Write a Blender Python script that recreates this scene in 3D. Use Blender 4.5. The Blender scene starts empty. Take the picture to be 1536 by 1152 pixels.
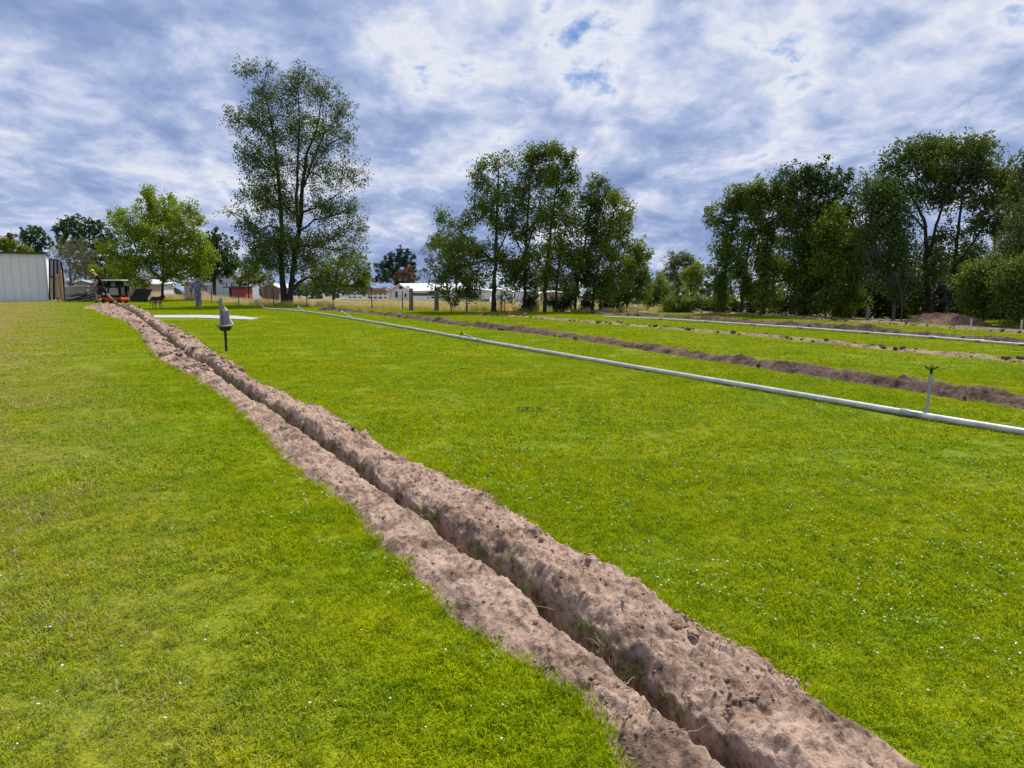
import bpy, math, random
import numpy as np
from mathutils import Vector, Matrix
R = math.radians
random.seed(7); rng = np.random.default_rng(7)
scene = bpy.context.scene
COL = scene.collection

# ------------------------------------------------------------------ camera
F = 1109.3; CX, CY = 768.0, 576.0; HZ = 416.0; CAMH = 1.6
PITCH = math.atan((CY - HZ) / F)
cam = bpy.data.cameras.new('camera'); cam.sensor_width = 36.0; cam.lens = 36.0 * F / 1536.0
cam.clip_start = 0.05; cam.clip_end = 6000
camo = bpy.data.objects.new('camera', cam); COL.objects.link(camo)
camo.location = (0, 0, CAMH); camo.rotation_euler = (R(90) - PITCH, 0, 0)
scene.camera = camo

# ------------------------------------------------------------------ world: Nishita sky with a procedural cloud deck
SUN_AZ, SUN_EL = R(38), R(60)
world = bpy.data.worlds.new('World'); scene.world = world; world.use_nodes = True
wt = world.node_tree; wn = wt.nodes; wl = wt.links
for n in list(wn): wn.remove(n)
def WN(t, **k):
    n = wn.new(t)
    for a, b in k.items(): setattr(n, a, b)
    return n
def wmath(op, a, b=None, c=None):
    n = WN('ShaderNodeMath', operation=op)
    for i, v in enumerate((a, b, c)):
        if v is None: continue
        if isinstance(v, (int, float)): n.inputs[i].default_value = v
        else: wl.new(v, n.inputs[i])
    return n.outputs[0]
tc = WN('ShaderNodeTexCoord'); sep = WN('ShaderNodeSeparateXYZ'); wl.new(tc.outputs['Generated'], sep.inputs[0])
zc = wmath('ADD', wmath('MAXIMUM', sep.outputs[2], -0.10), 0.29)
comb = WN('ShaderNodeCombineXYZ')
wl.new(wmath('DIVIDE', sep.outputs[0], zc), comb.inputs[0]); wl.new(wmath('DIVIDE', sep.outputs[1], zc), comb.inputs[1])
def wnoise(scale, detail, rough, dist, off):
    mp = WN('ShaderNodeMapping'); mp.inputs['Location'].default_value = off
    mp.inputs['Scale'].default_value = (1.05, 0.85, 1); mp.inputs['Rotation'].default_value = (0, 0, R(-14))
    wl.new(comb.outputs[0], mp.inputs[0])
    n = WN('ShaderNodeTexNoise'); n.inputs['Scale'].default_value = scale; n.inputs['Detail'].default_value = detail
    n.inputs['Roughness'].default_value = rough; n.inputs['Distortion'].default_value = dist
    wl.new(mp.outputs[0], n.inputs['Vector']); return n.outputs[0]
nb = wnoise(1.1, 4, 0.5, 0.25, (4.721, 2.063, 0)); nm = wnoise(3.9, 9, 0.56, 0.3, (7.921, 3.099, 0.3)); nf = wnoise(11.0, 8, 0.6, 0.35, (7, 2, 1))
dens = wmath('ADD', wmath('ADD', wmath('MULTIPLY', nb, 0.42), wmath('MULTIPLY', nm, 0.52)), wmath('SUBTRACT', wmath('MULTIPLY', nf, 0.20), 0.006))
ramp = WN('ShaderNodeValToRGB'); wl.new(dens, ramp.inputs[0])
cr = ramp.color_ramp; cr.interpolation = 'LINEAR'
cr.elements[0].position = 0.40; cr.elements[0].color = (0.42, 0.55, 0.93, 1)
cr.elements[1].position = 0.74; cr.elements[1].color = (0.20, 0.28, 0.55, 1)
for p, c in ((0.47, (0.86, 0.89, 0.98, 1)), (0.52, (0.66, 0.72, 0.92, 1)), (0.575, (0.43, 0.53, 0.79, 1)), (0.63, (0.31, 0.41, 0.68, 1))):
    e = cr.elements.new(p); e.color = c
sky = WN('ShaderNodeTexSky', sky_type='NISHITA'); sky.sun_disc = False
sky.sun_elevation = SUN_EL; sky.sun_rotation = SUN_AZ; sky.air_density = 1.0; sky.dust_density = 0.4; sky.ozone_density = 2.0
bg1 = WN('ShaderNodeBackground'); bg1.inputs[1].default_value = 0.085
tint = WN('ShaderNodeMix', data_type='RGBA', blend_type='MULTIPLY'); tint.inputs[0].default_value = 1; tint.inputs[7].default_value = (.70, .80, 1.0, 1)
wl.new(sky.outputs[0], tint.inputs[6]); wl.new(tint.outputs[2], bg1.inputs[0])
bg2 = WN('ShaderNodeBackground'); bg2.inputs[1].default_value = 0.77; wl.new(ramp.outputs[0], bg2.inputs[0])
mr = WN('ShaderNodeMapRange', interpolation_type='SMOOTHSTEP'); mr.inputs[1].default_value = 0.38; mr.inputs[2].default_value = 0.46
wl.new(dens, mr.inputs[0])
mx = WN('ShaderNodeMixShader'); wl.new(mr.outputs[0], mx.inputs[0]); wl.new(bg1.outputs[0], mx.inputs[1]); wl.new(bg2.outputs[0], mx.inputs[2])
wo = WN('ShaderNodeOutputWorld'); wl.new(mx.outputs[0], wo.inputs[0])

# ------------------------------------------------------------------ sun (veiled by thin cloud)
sun = bpy.data.lights.new('sun', 'SUN'); sun.energy = 4.8; sun.angle = R(6); sun.color = (1, 0.95, 0.86)
suno = bpy.data.objects.new('sun', sun); COL.objects.link(suno)
sv = Vector((math.sin(SUN_AZ) * math.cos(SUN_EL), math.cos(SUN_AZ) * math.cos(SUN_EL), math.sin(SUN_EL)))
suno.rotation_euler = (-sv).to_track_quat('-Z', 'Y').to_euler(); suno.location = sv * 60
scene.view_settings.view_transform = 'Standard'; scene.view_settings.look = 'None'
scene.view_settings.exposure = 0.25; scene.view_settings.gamma = 1.0; scene.view_settings.use_curve_mapping = False
scene.render.resolution_x = 1024; scene.render.resolution_y = 768
scene.render.engine = 'CYCLES'
try:
    scene.cycles.use_denoising = True
    scene.cycles.max_bounces = 5; scene.cycles.transparent_max_bounces = 4
except Exception: pass

# ------------------------------------------------------------------ geometry helpers
CP, SP = math.cos(PITCH), math.sin(PITCH)
def ray(px, py):
    u = (px - CX) / F; v = (CY - py) / F
    return (u, CP + v * SP, -SP + v * CP)
def at(px, py, d):                       # world point of a photo pixel at depth y = d
    r = ray(px, py); k = d / r[1]; return Vector((r[0] * k, d, CAMH + r[2] * k))
def gp(px, py, z=0.0):                   # world point of a photo pixel on the level z
    r = ray(px, py); k = (z - CAMH) / r[2]; return Vector((r[0] * k, r[1] * k, z))
def depth(py): return gp(CX, py).y

class MB:
    def __init__(s): s.v = []; s.f = []; s.n = 0; s.mi = []
    def add(s, v, f, mi=0):
        v = np.asarray(v, float).reshape(-1, 3)
        for a in f:
            a = np.asarray(a)
            if a.size: s.f.append(a + s.n); s.mi.append(mi)
        s.v.append(v); s.n += len(v)
    def box(s, c, size, rz=0, mi=0, rx=0, ry=0):
        v = np.array([[x, y, z] for x in (-.5, .5) for y in (-.5, .5) for z in (-.5, .5)]) * np.array(size)
        M = np.array((Matrix.Rotation(rz, 3, 'Z') @ Matrix.Rotation(ry, 3, 'Y') @ Matrix.Rotation(rx, 3, 'X')))
        s.add(v @ M.T + np.array(c), [np.array([[0, 1, 3, 2], [4, 6, 7, 5], [0, 4, 5, 1], [2, 3, 7, 6], [0, 2, 6, 4], [1, 5, 7, 3]])], mi)
    def tube(s, pts, rad, n=6, cap=True, mi=0):
        P = np.asarray(pts, float); m = len(P); rad = np.broadcast_to(np.asarray(rad, float), (m,))
        T = np.gradient(P, axis=0); T /= np.linalg.norm(T, axis=1)[:, None] + 1e-9
        ref = np.array([0, 0, 1.0]) if abs(T[0][2]) < .9 else np.array([1.0, 0, 0])
        A = np.cross(T, ref); A /= np.linalg.norm(A, axis=1)[:, None] + 1e-9; B = np.cross(T, A)
        a = np.arange(n) * 2 * np.pi / n
        V = P[:, None, :] + rad[:, None, None] * (np.cos(a)[None, :, None] * A[:, None, :] + np.sin(a)[None, :, None] * B[:, None, :])
        i = np.arange(m - 1)[:, None] * n; j = np.arange(n)[None, :]; k = (j + 1) % n
        q = np.stack([i + j, i + k, i + n + k, i + n + j], -1).reshape(-1, 4)
        fs = [q]
        if cap: fs += [np.array([list(range(n))[::-1]]), np.array([[(m - 1) * n + t for t in range(n)]])]
        s.add(V.reshape(-1, 3), fs, mi)
    def lathe(s, c, prof, n=16, mi=0):
        a = np.arange(n) * 2 * np.pi / n; V = []
        for r, z in prof: V.append(np.stack([c[0] + r * np.cos(a), c[1] + r * np.sin(a), np.full(n, c[2] + z)], -1))
        m = len(prof); i = np.arange(m - 1)[:, None] * n; j = np.arange(n)[None, :]; k = (j + 1) % n
        s.add(np.concatenate(V), [np.stack([i + j, i + k, i + n + k, i + n + j], -1).reshape(-1, 4),
              np.array([list(range(n))[::-1]]), np.array([[(m - 1) * n + t for t in range(n)]])], mi)
    def prism(s, poly, z0, z1, mi=0):      # poly list of (x,y) ccw
        n = len(poly); V = [(x, y, z0) for x, y in poly] + [(x, y, z1) for x, y in poly]
        s.add(V, [np.array([list(range(n))[::-1]]), np.array([list(range(n, 2 * n))]),
              np.array([[i, (i + 1) % n, n + (i + 1) % n, n + i] for i in range(n)])], mi)
    def mesh(s, name, smooth=False):
        V = np.concatenate(s.v).astype(np.float32); me = bpy.data.meshes.new(name)
        me.vertices.add(len(V)); me.vertices.foreach_set('co', V.ravel())
        L = np.concatenate([f.ravel() for f in s.f]).astype(np.int32)
        cnt = np.concatenate([np.full(len(f), f.shape[1]) for f in s.f]).astype(np.int32)
        st = np.concatenate([[0], np.cumsum(cnt)[:-1]]).astype(np.int32)
        me.loops.add(len(L)); me.loops.foreach_set('vertex_index', L)
        me.polygons.add(len(cnt)); me.polygons.foreach_set('loop_start', st); me.polygons.foreach_set('loop_total', cnt)
        if smooth: me.polygons.foreach_set('use_smooth', np.ones(len(cnt), bool)); sm_ = True
        else: me.polygons.foreach_set('use_smooth', np.zeros(len(cnt), bool)); sm_ = False
        if len(set(s.mi)) > 1:
            me.polygons.foreach_set('material_index', np.concatenate([np.full(len(f), m) for f, m in zip(s.f, s.mi)]).astype(np.int32))
        me.update(calc_edges=True); me.validate()
        if sm_ and len(V) < 4000: me.set_sharp_from_angle(angle=R(42))
        return me
    def build(s, name, mat, parent=None, smooth=False, bevel=0):
        o = bpy.data.objects.new(name, s.mesh(name, smooth)); COL.objects.link(o)
        for m in (mat if isinstance(mat, (list, tuple)) else [mat]): o.data.materials.append(m)
        if parent: o.parent = parent
        if bevel:
            b = o.modifiers.new('bevel', 'BEVEL'); b.width = bevel; b.segments = 2; b.limit_method = 'ANGLE'
        return o
def tag(o, label=None, cat=None, group=None, kind=None):
    if label: o['label'] = label
    if cat: o['category'] = cat
    if group: o['group'] = group
    if kind: o['kind'] = kind
    return o
def thing(name, loc, label, cat, rz=0, group=None):
    o = bpy.data.objects.new(name, None); COL.objects.link(o); o.location = loc; o.rotation_euler = (0, 0, rz)
    o.empty_display_size = 0.2
    return tag(o, label, cat, group)
def pbox(name, parent, mat, c, size, rz=0, rx=0, ry=0, bevel=0):
    m = MB(); m.box(c, size, rz, 0, rx, ry); return m.build(name, mat, parent, bevel=bevel)

# ------------------------------------------------------------------ noise
def vnoise(x, y, seed=0):
    x = np.asarray(x, float); y = np.asarray(y, float)
    xi = np.floor(x).astype(np.int64); yi = np.floor(y).astype(np.int64); fx = x - xi; fy = y - yi
    fx = fx * fx * fx * (fx * (fx * 6 - 15) + 10); fy = fy * fy * fy * (fy * (fy * 6 - 15) + 10)
    def h(a, b):
        n = (a * 374761393 + b * 668265263 + seed * 1442695041) & 0xffffffff
        n = ((n ^ (n >> 13)) * 1274126177) & 0xffffffff
        return ((n ^ (n >> 16)) & 0xffff) / 65535.0
    a = h(xi, yi); b = h(xi + 1, yi); c = h(xi, yi + 1); d = h(xi + 1, yi + 1)
    return (a * (1 - fx) + b * fx) * (1 - fy) + (c * (1 - fx) + d * fx) * fy
def fbm(x, y, seed=0, oct=4, gain=.5):
    s = 0; a = 1; t = 0
    for o in range(oct):
        s = s + a * (vnoise(x * 2 ** o, y * 2 ** o, seed + o) - .5); t += a; a *= gain
    return s / t * 2
def sstep(a, b, x):
    t = np.clip((x - a) / (b - a), 0, 1); return t * t * (3 - 2 * t)

# ------------------------------------------------------------------ materials
def newmat(name):
    m = bpy.data.materials.new(name); m.use_nodes = True
    nt = m.node_tree; b = nt.nodes['Principled BSDF']; return m, nt, b
def nd(nt, t, **k):
    n = nt.nodes.new(t)
    for a, v in k.items(): setattr(n, a, v)
    return n
def noise_node(nt, scale, detail=4, rough=.5, vec='Object', stretch=None):
    if vec == 'World': src = nd(nt, 'ShaderNodeNewGeometry').outputs['Position']
    else: src = nd(nt, 'ShaderNodeTexCoord').outputs[vec]
    if stretch:
        mp = nd(nt, 'ShaderNodeMapping'); mp.inputs['Scale'].default_value = stretch; nt.links.new(src, mp.inputs[0]); src = mp.outputs[0]
    n = nd(nt, 'ShaderNodeTexNoise'); n.inputs['Scale'].default_value = scale; n.inputs['Detail'].default_value = detail
    n.inputs['Roughness'].default_value = rough; nt.links.new(src, n.inputs['Vector']); return n.outputs[0]
def ramp_node(nt, fac, stops):
    r = nd(nt, 'ShaderNodeValToRGB'); nt.links.new(fac, r.inputs[0]); e = r.color_ramp.elements
    e[0].position = stops[0][0]; e[0].color = (*stops[0][1], 1); e[1].position = stops[-1][0]; e[1].color = (*stops[-1][1], 1)
    for p, c in stops[1:-1]: q = e.new(p); q.color = (*c, 1)
    return r.outputs[0]
def mixc(nt, fac, a, b, mode='MIX'):
    m = nd(nt, 'ShaderNodeMix', data_type='RGBA', blend_type=mode)
    if isinstance(fac, (int, float)): m.inputs[0].default_value = fac
    else: nt.links.new(fac, m.inputs[0])
    for i, v in ((6, a), (7, b)):
        if isinstance(v, tuple): m.inputs[i].default_value = (*v, 1)
        else: nt.links.new(v, m.inputs[i])
    return m.outputs[2]
def bump(nt, b, h, strength=.5, dist=.02):
    n = nd(nt, 'ShaderNodeBump'); n.inputs['Strength'].default_value = strength; n.inputs['Distance'].default_value = dist
    nt.links.new(h, n.inputs['Height']); nt.links.new(n.outputs[0], b.inputs['Normal'])
def simple(name, c1, c2=None, scale=6, rough=.7, metal=0, bmp=0, stretch=None, spec=.25, lo=.35, hi=.65):
    m, nt, b = newmat(name)
    if c2 is None: c2 = tuple(x * .82 for x in c1)
    f = noise_node(nt, scale, 5, .6, 'Object', stretch)
    nt.links.new(ramp_node(nt, f, [(lo, c1), (hi, c2)]), b.inputs['Base Color'])
    b.inputs['Roughness'].default_value = rough; b.inputs['Metallic'].default_value = metal
    if spec is not None: b.inputs['Specular IOR Level'].default_value = spec
    if bmp: bump(nt, b, f, bmp, .02)
    return m
def leafmat(name, c1, c2, c3=None, trans=.35, world_scale=.6):
    m, nt, b = newmat(name)
    g = nd(nt, 'ShaderNodeNewGeometry'); rnd = g.outputs['Random Per Island']
    col = mixc(nt, rnd, c1, c2)
    if c3:
        col = mixc(nt, ramp_node(nt, noise_node(nt, world_scale, 2, .5, 'World'), [(.45, (0, 0, 0)), (.65, (1, 1, 1))]), col, c3)
    nt.links.new(col, b.inputs['Base Color']); b.inputs['Roughness'].default_value = .55; b.inputs['Specular IOR Level'].default_value = .25
    t = nd(nt, 'ShaderNodeBsdfTranslucent'); nt.links.new(mixc(nt, .5, col, (c1[0] * 1.6, c1[1] * 1.5, c1[2] * .5)), t.inputs[0])
    mxs = nd(nt, 'ShaderNodeMixShader'); mxs.inputs[0].default_value = trans
    nt.links.new(b.outputs[0], mxs.inputs[1]); nt.links.new(t.outputs[0], mxs.inputs[2])
    nt.links.new(mxs.outputs[0], nt.nodes['Material Output'].inputs[0]); return m

# lawn colours: a world-space field shared by the soil sheet and the blades
def lawn_colour(nt, blades):
    big = noise_node(nt, .35, 4, .6, 'World'); mid = noise_node(nt, 1.7, 4, .6, 'World'); fine = noise_node(nt, 11, 4, .65, 'World')
    stripes = noise_node(nt, .5, 3, .6, 'World', (.35, 2.2, 1))
    c = ramp_node(nt, mid, [(.30, (.225, .335, .001)), (.5, (.335, .405, .001)), (.70, (.41, .44, .001))])
    c = mixc(nt, ramp_node(nt, big, [(.42, (0, 0, 0)), (.62, (.7, .7, .7))]), c, (.245, .36, .001))
    c = mixc(nt, ramp_node(nt, stripes, [(.45, (0, 0, 0)), (.7, (.3, .3, .3))]), c, (.38, .43, .002))
    # drier, thinner turf on the left of the trench
    pos = nd(nt, 'ShaderNodeNewGeometry').outputs['Position']; sx = nd(nt, 'ShaderNodeSeparateXYZ'); nt.links.new(pos, sx.inputs[0])
    ma = nd(nt, 'ShaderNodeMath', operation='MULTIPLY_ADD'); nt.links.new(sx.outputs[1], ma.inputs[0]); ma.inputs[1].default_value = .592; nt.links.new(sx.outputs[0], ma.inputs[2])
    mrn = nd(nt, 'ShaderNodeMapRange'); nt.links.new(ma.outputs[0], mrn.inputs[0])
    mrn.inputs[1].default_value = 1.2; mrn.inputs[2].default_value = -2.5; mrn.inputs[3].default_value = 0; mrn.inputs[4].default_value = 1
    dry = ramp_node(nt, noise_node(nt, 1.0, 9, .74, 'World'), [(.38, (.12, .12, .12)), (.58, (1, 1, 1))])
    fm = nd(nt, 'ShaderNodeMath', operation='MULTIPLY'); nt.links.new(mrn.outputs[0], fm.inputs[0]); nt.links.new(dry, fm.inputs[1])
    c = mixc(nt, fm.outputs[0], c, (.52, .41, .115))
    if blades:
        g = nd(nt, 'ShaderNodeNewGeometry'); rnd = g.outputs['Random Per Island']
        v = ramp_node(nt, rnd, [(0, (.42, .52, .5)), (.5, (1, 1, 1)), (.90, (1.3, 1.2, 1.2)), (.94, (1.5, 1.25, 8.0)), (1, (1.6, 1.3, 14.0))])
        c = mixc(nt, 1.0, c, v, 'MULTIPLY')
    c = mixc(nt, 1.0, c, ramp_node(nt, fine, [(.32, (.52, .62, .6)), (.5, (1, 1, 1)), (.7, (1.25, 1.18, 1.1))]), 'MULTIPLY')
    return c, fine
def make_lawn_mats():
    m, nt, b = newmat('lawn_soil'); c, fine = lawn_colour(nt, False)
    sp = ramp_node(nt, noise_node(nt, 60, 3, .7, 'World'), [(.35, (.26, .28, .24)), (.65, (.68, .68, .66))])
    c = mixc(nt, ramp_node(nt, noise_node(nt, 3.1, 5, .65, 'World'), [(.55, (0, 0, 0)), (.75, (.55, .55, .55))]), c, (.33, .27, .10))
    nt.links.new(mixc(nt, 1, c, sp, 'MULTIPLY'), b.inputs['Base Color']); b.inputs['Roughness'].default_value = .9; b.inputs['Specular IOR Level'].default_value = .1
    bump(nt, b, noise_node(nt, 45, 3, .7, 'World'), .6, .03)
    m2, nt, b = newmat('grass_blade'); c, fine = lawn_colour(nt, True)
    nt.links.new(c, b.inputs['Base Color']); b.inputs['Roughness'].default_value = .6; b.inputs['Specular IOR Level'].default_value = .05
    t = nd(nt, 'ShaderNodeBsdfTranslucent'); nt.links.new(c, t.inputs[0])
    mxs = nd(nt, 'ShaderNodeMixShader'); mxs.inputs[0].default_value = .42
    nt.links.new(b.outputs[0], mxs.inputs[1]); nt.links.new(t.outputs[0], mxs.inputs[2]); nt.links.new(mxs.outputs[0], nt.nodes['Material Output'].inputs[0])
    return m, m2
M_LAWN, M_BLADE = make_lawn_mats()
def dirt_mat(name, light, dark, scale=1.0):
    m, nt, b = newmat(name)
    n1 = noise_node(nt, 3.5 * scale, 6, .65, 'World'); n2 = noise_node(nt, 28 * scale, 5, .7, 'World'); n3 = noise_node(nt, 120 * scale, 3, .6, 'World')
    c = ramp_node(nt, n1, [(.36, tuple(a * .62 for a in dark)), (.43, dark), (.53, tuple((a + 2 * bb) / 3 for a, bb in zip(dark, light))), (.66, light)])
    c = mixc(nt, 1, c, ramp_node(nt, n2, [(.34, (.45, .42, .40)), (.47, (.95, .95, .95)), (.75, (1.2, 1.2, 1.22))]), 'MULTIPLY')
    nt.links.new(c, b.inputs['Base Color']); b.inputs['Roughness'].default_value = .95; b.inputs['Specular IOR Level'].default_value = .08
    ad = nd(nt, 'ShaderNodeMath', operation='MULTIPLY_ADD'); nt.links.new(n3, ad.inputs[0]); ad.inputs[1].default_value = .35; nt.links.new(n2, ad.inputs[2])
    bump(nt, b, ad.outputs[0], .8, .02 / scale); return m
M_DIRT = dirt_mat('dry_soil', (.43, .305, .235), (.235, .16, .12))
M_DIRT2 = dirt_mat('moist_soil', (.165, .112, .085), (.085, .057, .043), .8)
M_DIRT3 = dirt_mat('pale_soil', (.34, .25, .17), (.22, .155, .105), .8)
M_PILE = dirt_mat('pile_soil', (.34, .22, .14), (.20, .13, .085), .8)

# ------------------------------------------------------------------ trench path and edges (photo pixel -> ground)
chan_px = [(1330, 1400), (1215, 1270), (1098, 1150), (1048, 1106), (985, 1056), (925, 1009), (866, 963), (806, 914), (746, 864), (706, 834), (632, 779), (560, 726), (513, 691), (466, 660), (436, 636),
           (399, 612), (362, 588), (323, 560), (279, 533), (245, 505), (222, 487), (203, 474), (186, 466), (174, 462)]
lef_px = [(1090, 1400), (1030, 1270), (942, 1150), (905, 1080), (812, 1005), (740, 960), (690, 925), (640, 870), (590, 825), (540, 775), (490, 735), (440, 690),
          (405, 660), (385, 640), (340, 600), (290, 565), (250, 545), (222, 520), (207, 495), (190, 483), (160, 474), (146, 470)]
rig_px = [(1700, 1400), (1530, 1270), (1375, 1150), (1318, 1105), (1230, 1050), (1160, 1000), (1100, 965), (1040, 925), (990, 908), (930, 868), (870, 832), (820, 803), (790, 785),
          (748, 760), (728, 735), (690, 717), (615, 693), (560, 660), (520, 640), (480, 610), (420, 592), (365, 562), (312, 522), (272, 498), (240, 482), (220, 470), (205, 463)]
PATH = np.array([gp(x, y)[:2] for x, y in chan_px])
SEG = np.diff(PATH, axis=0); SLEN = np.linalg.norm(SEG, axis=1); SCUM = np.concatenate([[0], np.cumsum(SLEN)]); SEND = SCUM[-1]
def project(pts, path, cum):
    pts = np.asarray(pts, float); best = np.full(len(pts), 1e9); S = np.zeros(len(pts)); T = np.zeros(len(pts))
    for i in range(len(path) - 1):
        a = path[i]; d = path[i + 1] - a; L = np.linalg.norm(d); d = d / L
        r = pts - a; s = np.clip(r @ d, 0, L); q = r - s[:, None] * d; dist = np.linalg.norm(q, axis=1)
        side = np.sign(r[:, 0] * d[1] - r[:, 1] * d[0]); m = dist < best
        best[m] = dist[m]; S[m] = cum[i] + s[m]; T[m] = (dist * side)[m]
    return S, T
sL, tL = project([gp(x, y)[:2] for x, y in lef_px], PATH, SCUM); sR, tR = project([gp(x, y, .05)[:2] for x, y in rig_px], PATH, SCUM)
oL = np.argsort(sL); oR = np.argsort(sR)
def WL(s): return (1.10 - .25 * sstep(22, 44, s)) * np.interp(s, sL[oL], -tL[oL]) * (1 + .10 * fbm(s * 1.7, s * 0 + 3.3, 11) + .09 * fbm(s * 6, s * 0 + 1.3, 12))
def WR(s): return (1.13 - .22 * sstep(22, 44, s)) * np.interp(s, sR[oR], tR[oR]) * (1 + .10 * fbm(s * 1.5, s * 0 + 7.3, 13) + .08 * fbm(s * 6, s * 0 + 5.3, 14))
def smooth_path(path, cum):
    def f(s):
        x = np.interp(s, cum, path[:, 0]); y = np.interp(s, cum, path[:, 1]); return np.stack([x, y], -1)
    return f
def path_frame(s, f, w=.35):
    P = (f(s - w) + 2 * f(s) + f(s + w)) / 4; D = f(s + w) - f(s - w); D = D / (np.linalg.norm(D, axis=1)[:, None] + 1e-9)
    N = np.stack([D[:, 1], -D[:, 0]], -1); return P, N          # N points to the right
fmain = smooth_path(PATH, SCUM)
WC = .047
def trench_height(s, t, X, Y):
    wl_, wr_ = WL(s), WR(s); far = sstep(20, 45, s)
    wc = WC * (1 + .35 * fbm(s * 5, t * 0 + 2, 21)) * (1 - .25 * far)
    close = sstep(SEND - 4.0, SEND - 2.0, s)                     # trench not yet cut beyond here
    HR = (.12 + .075 * fbm(s * 1.0, s * 0, 31, 3) + .07 * far); HL = (.062 + .03 * fbm(s * .9, s * 0, 32) + .05 * far)
    uR = (t - wc) / np.maximum(wr_ - wc, .05); uL = (-t - wc) / np.maximum(wl_ - wc, .05)
    gv = fbm(s * 7, t * 4, 33, 3); HR = HR * .90; HL = HL * .88
    zr = HR * (.25 + .75 * sstep(-.04, .17 + .12 * gv, uR)) * (1 - .30 * sstep(.15, .8, uR)) * (1 - sstep(.68, 1.06, uR)) - .035 * sstep(1.0, 1.15, uR)
    zl = HL * (.35 + .65 * sstep(-.04, .18 + .12 * gv, uL)) * (1 - .35 * sstep(.15, .8, uL)) * (1 - sstep(.60, 1.06, uL)) - .035 * sstep(1.0, 1.15, uL)
    z = np.where(t > 0, zr, zl)
    u = np.where(t > 0, uR, uL); edge = 1 - .75 * sstep(.8, 1.05, u)
    lump = .055 * fbm(X * 2.4, Y * 2.4, 41, 3) + .040 * np.abs(fbm(X * 7, Y * 7, 44, 4)) + .026 * fbm(X * 20, Y * 20, 45, 3) + .014 * fbm(X * 50, Y * 50, 46, 2) + .035 * np.maximum(0, fbm(X * 26, Y * 26, 47, 2) - .22)
    gr = fbm(X * 5 + Y * 9, Y * 5 - X * 9, 48, 3); lump = lump + .016 * gr + .030 * (.35 - np.abs(fbm(X * 11, Y * 11, 49, 3)))
    z = z + lump * edge * np.where(t > 0, 1.0, .72) * (1 + 1.7 * far)
    w = np.abs(t) / wc
    floor = -.34 + .10 * fbm(X * 3, Y * 3, 50) + .03 * fbm(X * 15, Y * 15, 51)
    k = sstep(.7, 1.2, w)
    inner = floor * (1 - k) + z * k + .02 * fbm(X * 18, Y * 18, 52) * k * (1 - k) * 4
    z2 = np.where(w < 1.25, inner, z)
    return z2 * (1 - close) + np.where(w < 1.25, np.maximum(zr, zl) * .9 + lump, z) * close
def strip_mesh(name, S, tcols, f, hfun, mat, wlr, endtaper=True):
    P, N = path_frame(S, f); wl_, wr_ = wlr(S)
    cols = np.where(tcols[None, :] < 0, tcols[None, :] * wl_[:, None], tcols[None, :] * wr_[:, None])
    X = P[:, 0:1] + N[:, 0:1] * cols; Y = P[:, 1:2] + N[:, 1:2] * cols
    SS = np.repeat(S[:, None], cols.shape[1], 1)
    Z = hfun(SS.ravel(), cols.ravel(), X.ravel(), Y.ravel()).reshape(X.shape)
    n, m = X.shape; i = np.arange(n - 1)[:, None] * m; j = np.arange(m - 1)[None, :]
    q = np.stack([i + j, i + j + 1, i + m + j + 1, i + m + j], -1).reshape(-1, 4)
    mb = MB(); mb.add(np.stack([X, Y, Z], -1).reshape(-1, 3), [q]); return mb.build(name, mat, None, True)
S = [0.0]
while S[-1] < SEND + .9:
    p = fmain(np.array([S[-1]]))[0]; dd = float(np.hypot(p[0], p[1])); S.append(S[-1] + min(max(dd * .0052, .012), .12))
S = np.array(S)
def main_path(s):
    base = fmain(s); over = np.maximum(s - SEND, 0); d = (PATH[-1] - PATH[-2]) / SLEN[-1]; return base + over[..., None] * d
tc_l = np.linspace(-1.2, -.30, 46); tc_r = np.linspace(.22, 1.2, 64)
tcols = np.concatenate([tc_l, np.linspace(-.28, .20, 46), tc_r])
def main_h(s, t, X, Y):
    z = trench_height(s, t, X, Y); tp = sstep(SEND + .9, SEND + .1, s); return z * tp - .05 * (1 - tp)
tr = strip_mesh('trench', S, tcols, main_path, main_h, M_DIRT, lambda s: (np.maximum(WL(s), .2), np.maximum(WR(s), .25)))
tag(tr, 'narrow open trench with banks of dry pinkish soil heaped along both sides', kind='structure')

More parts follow.
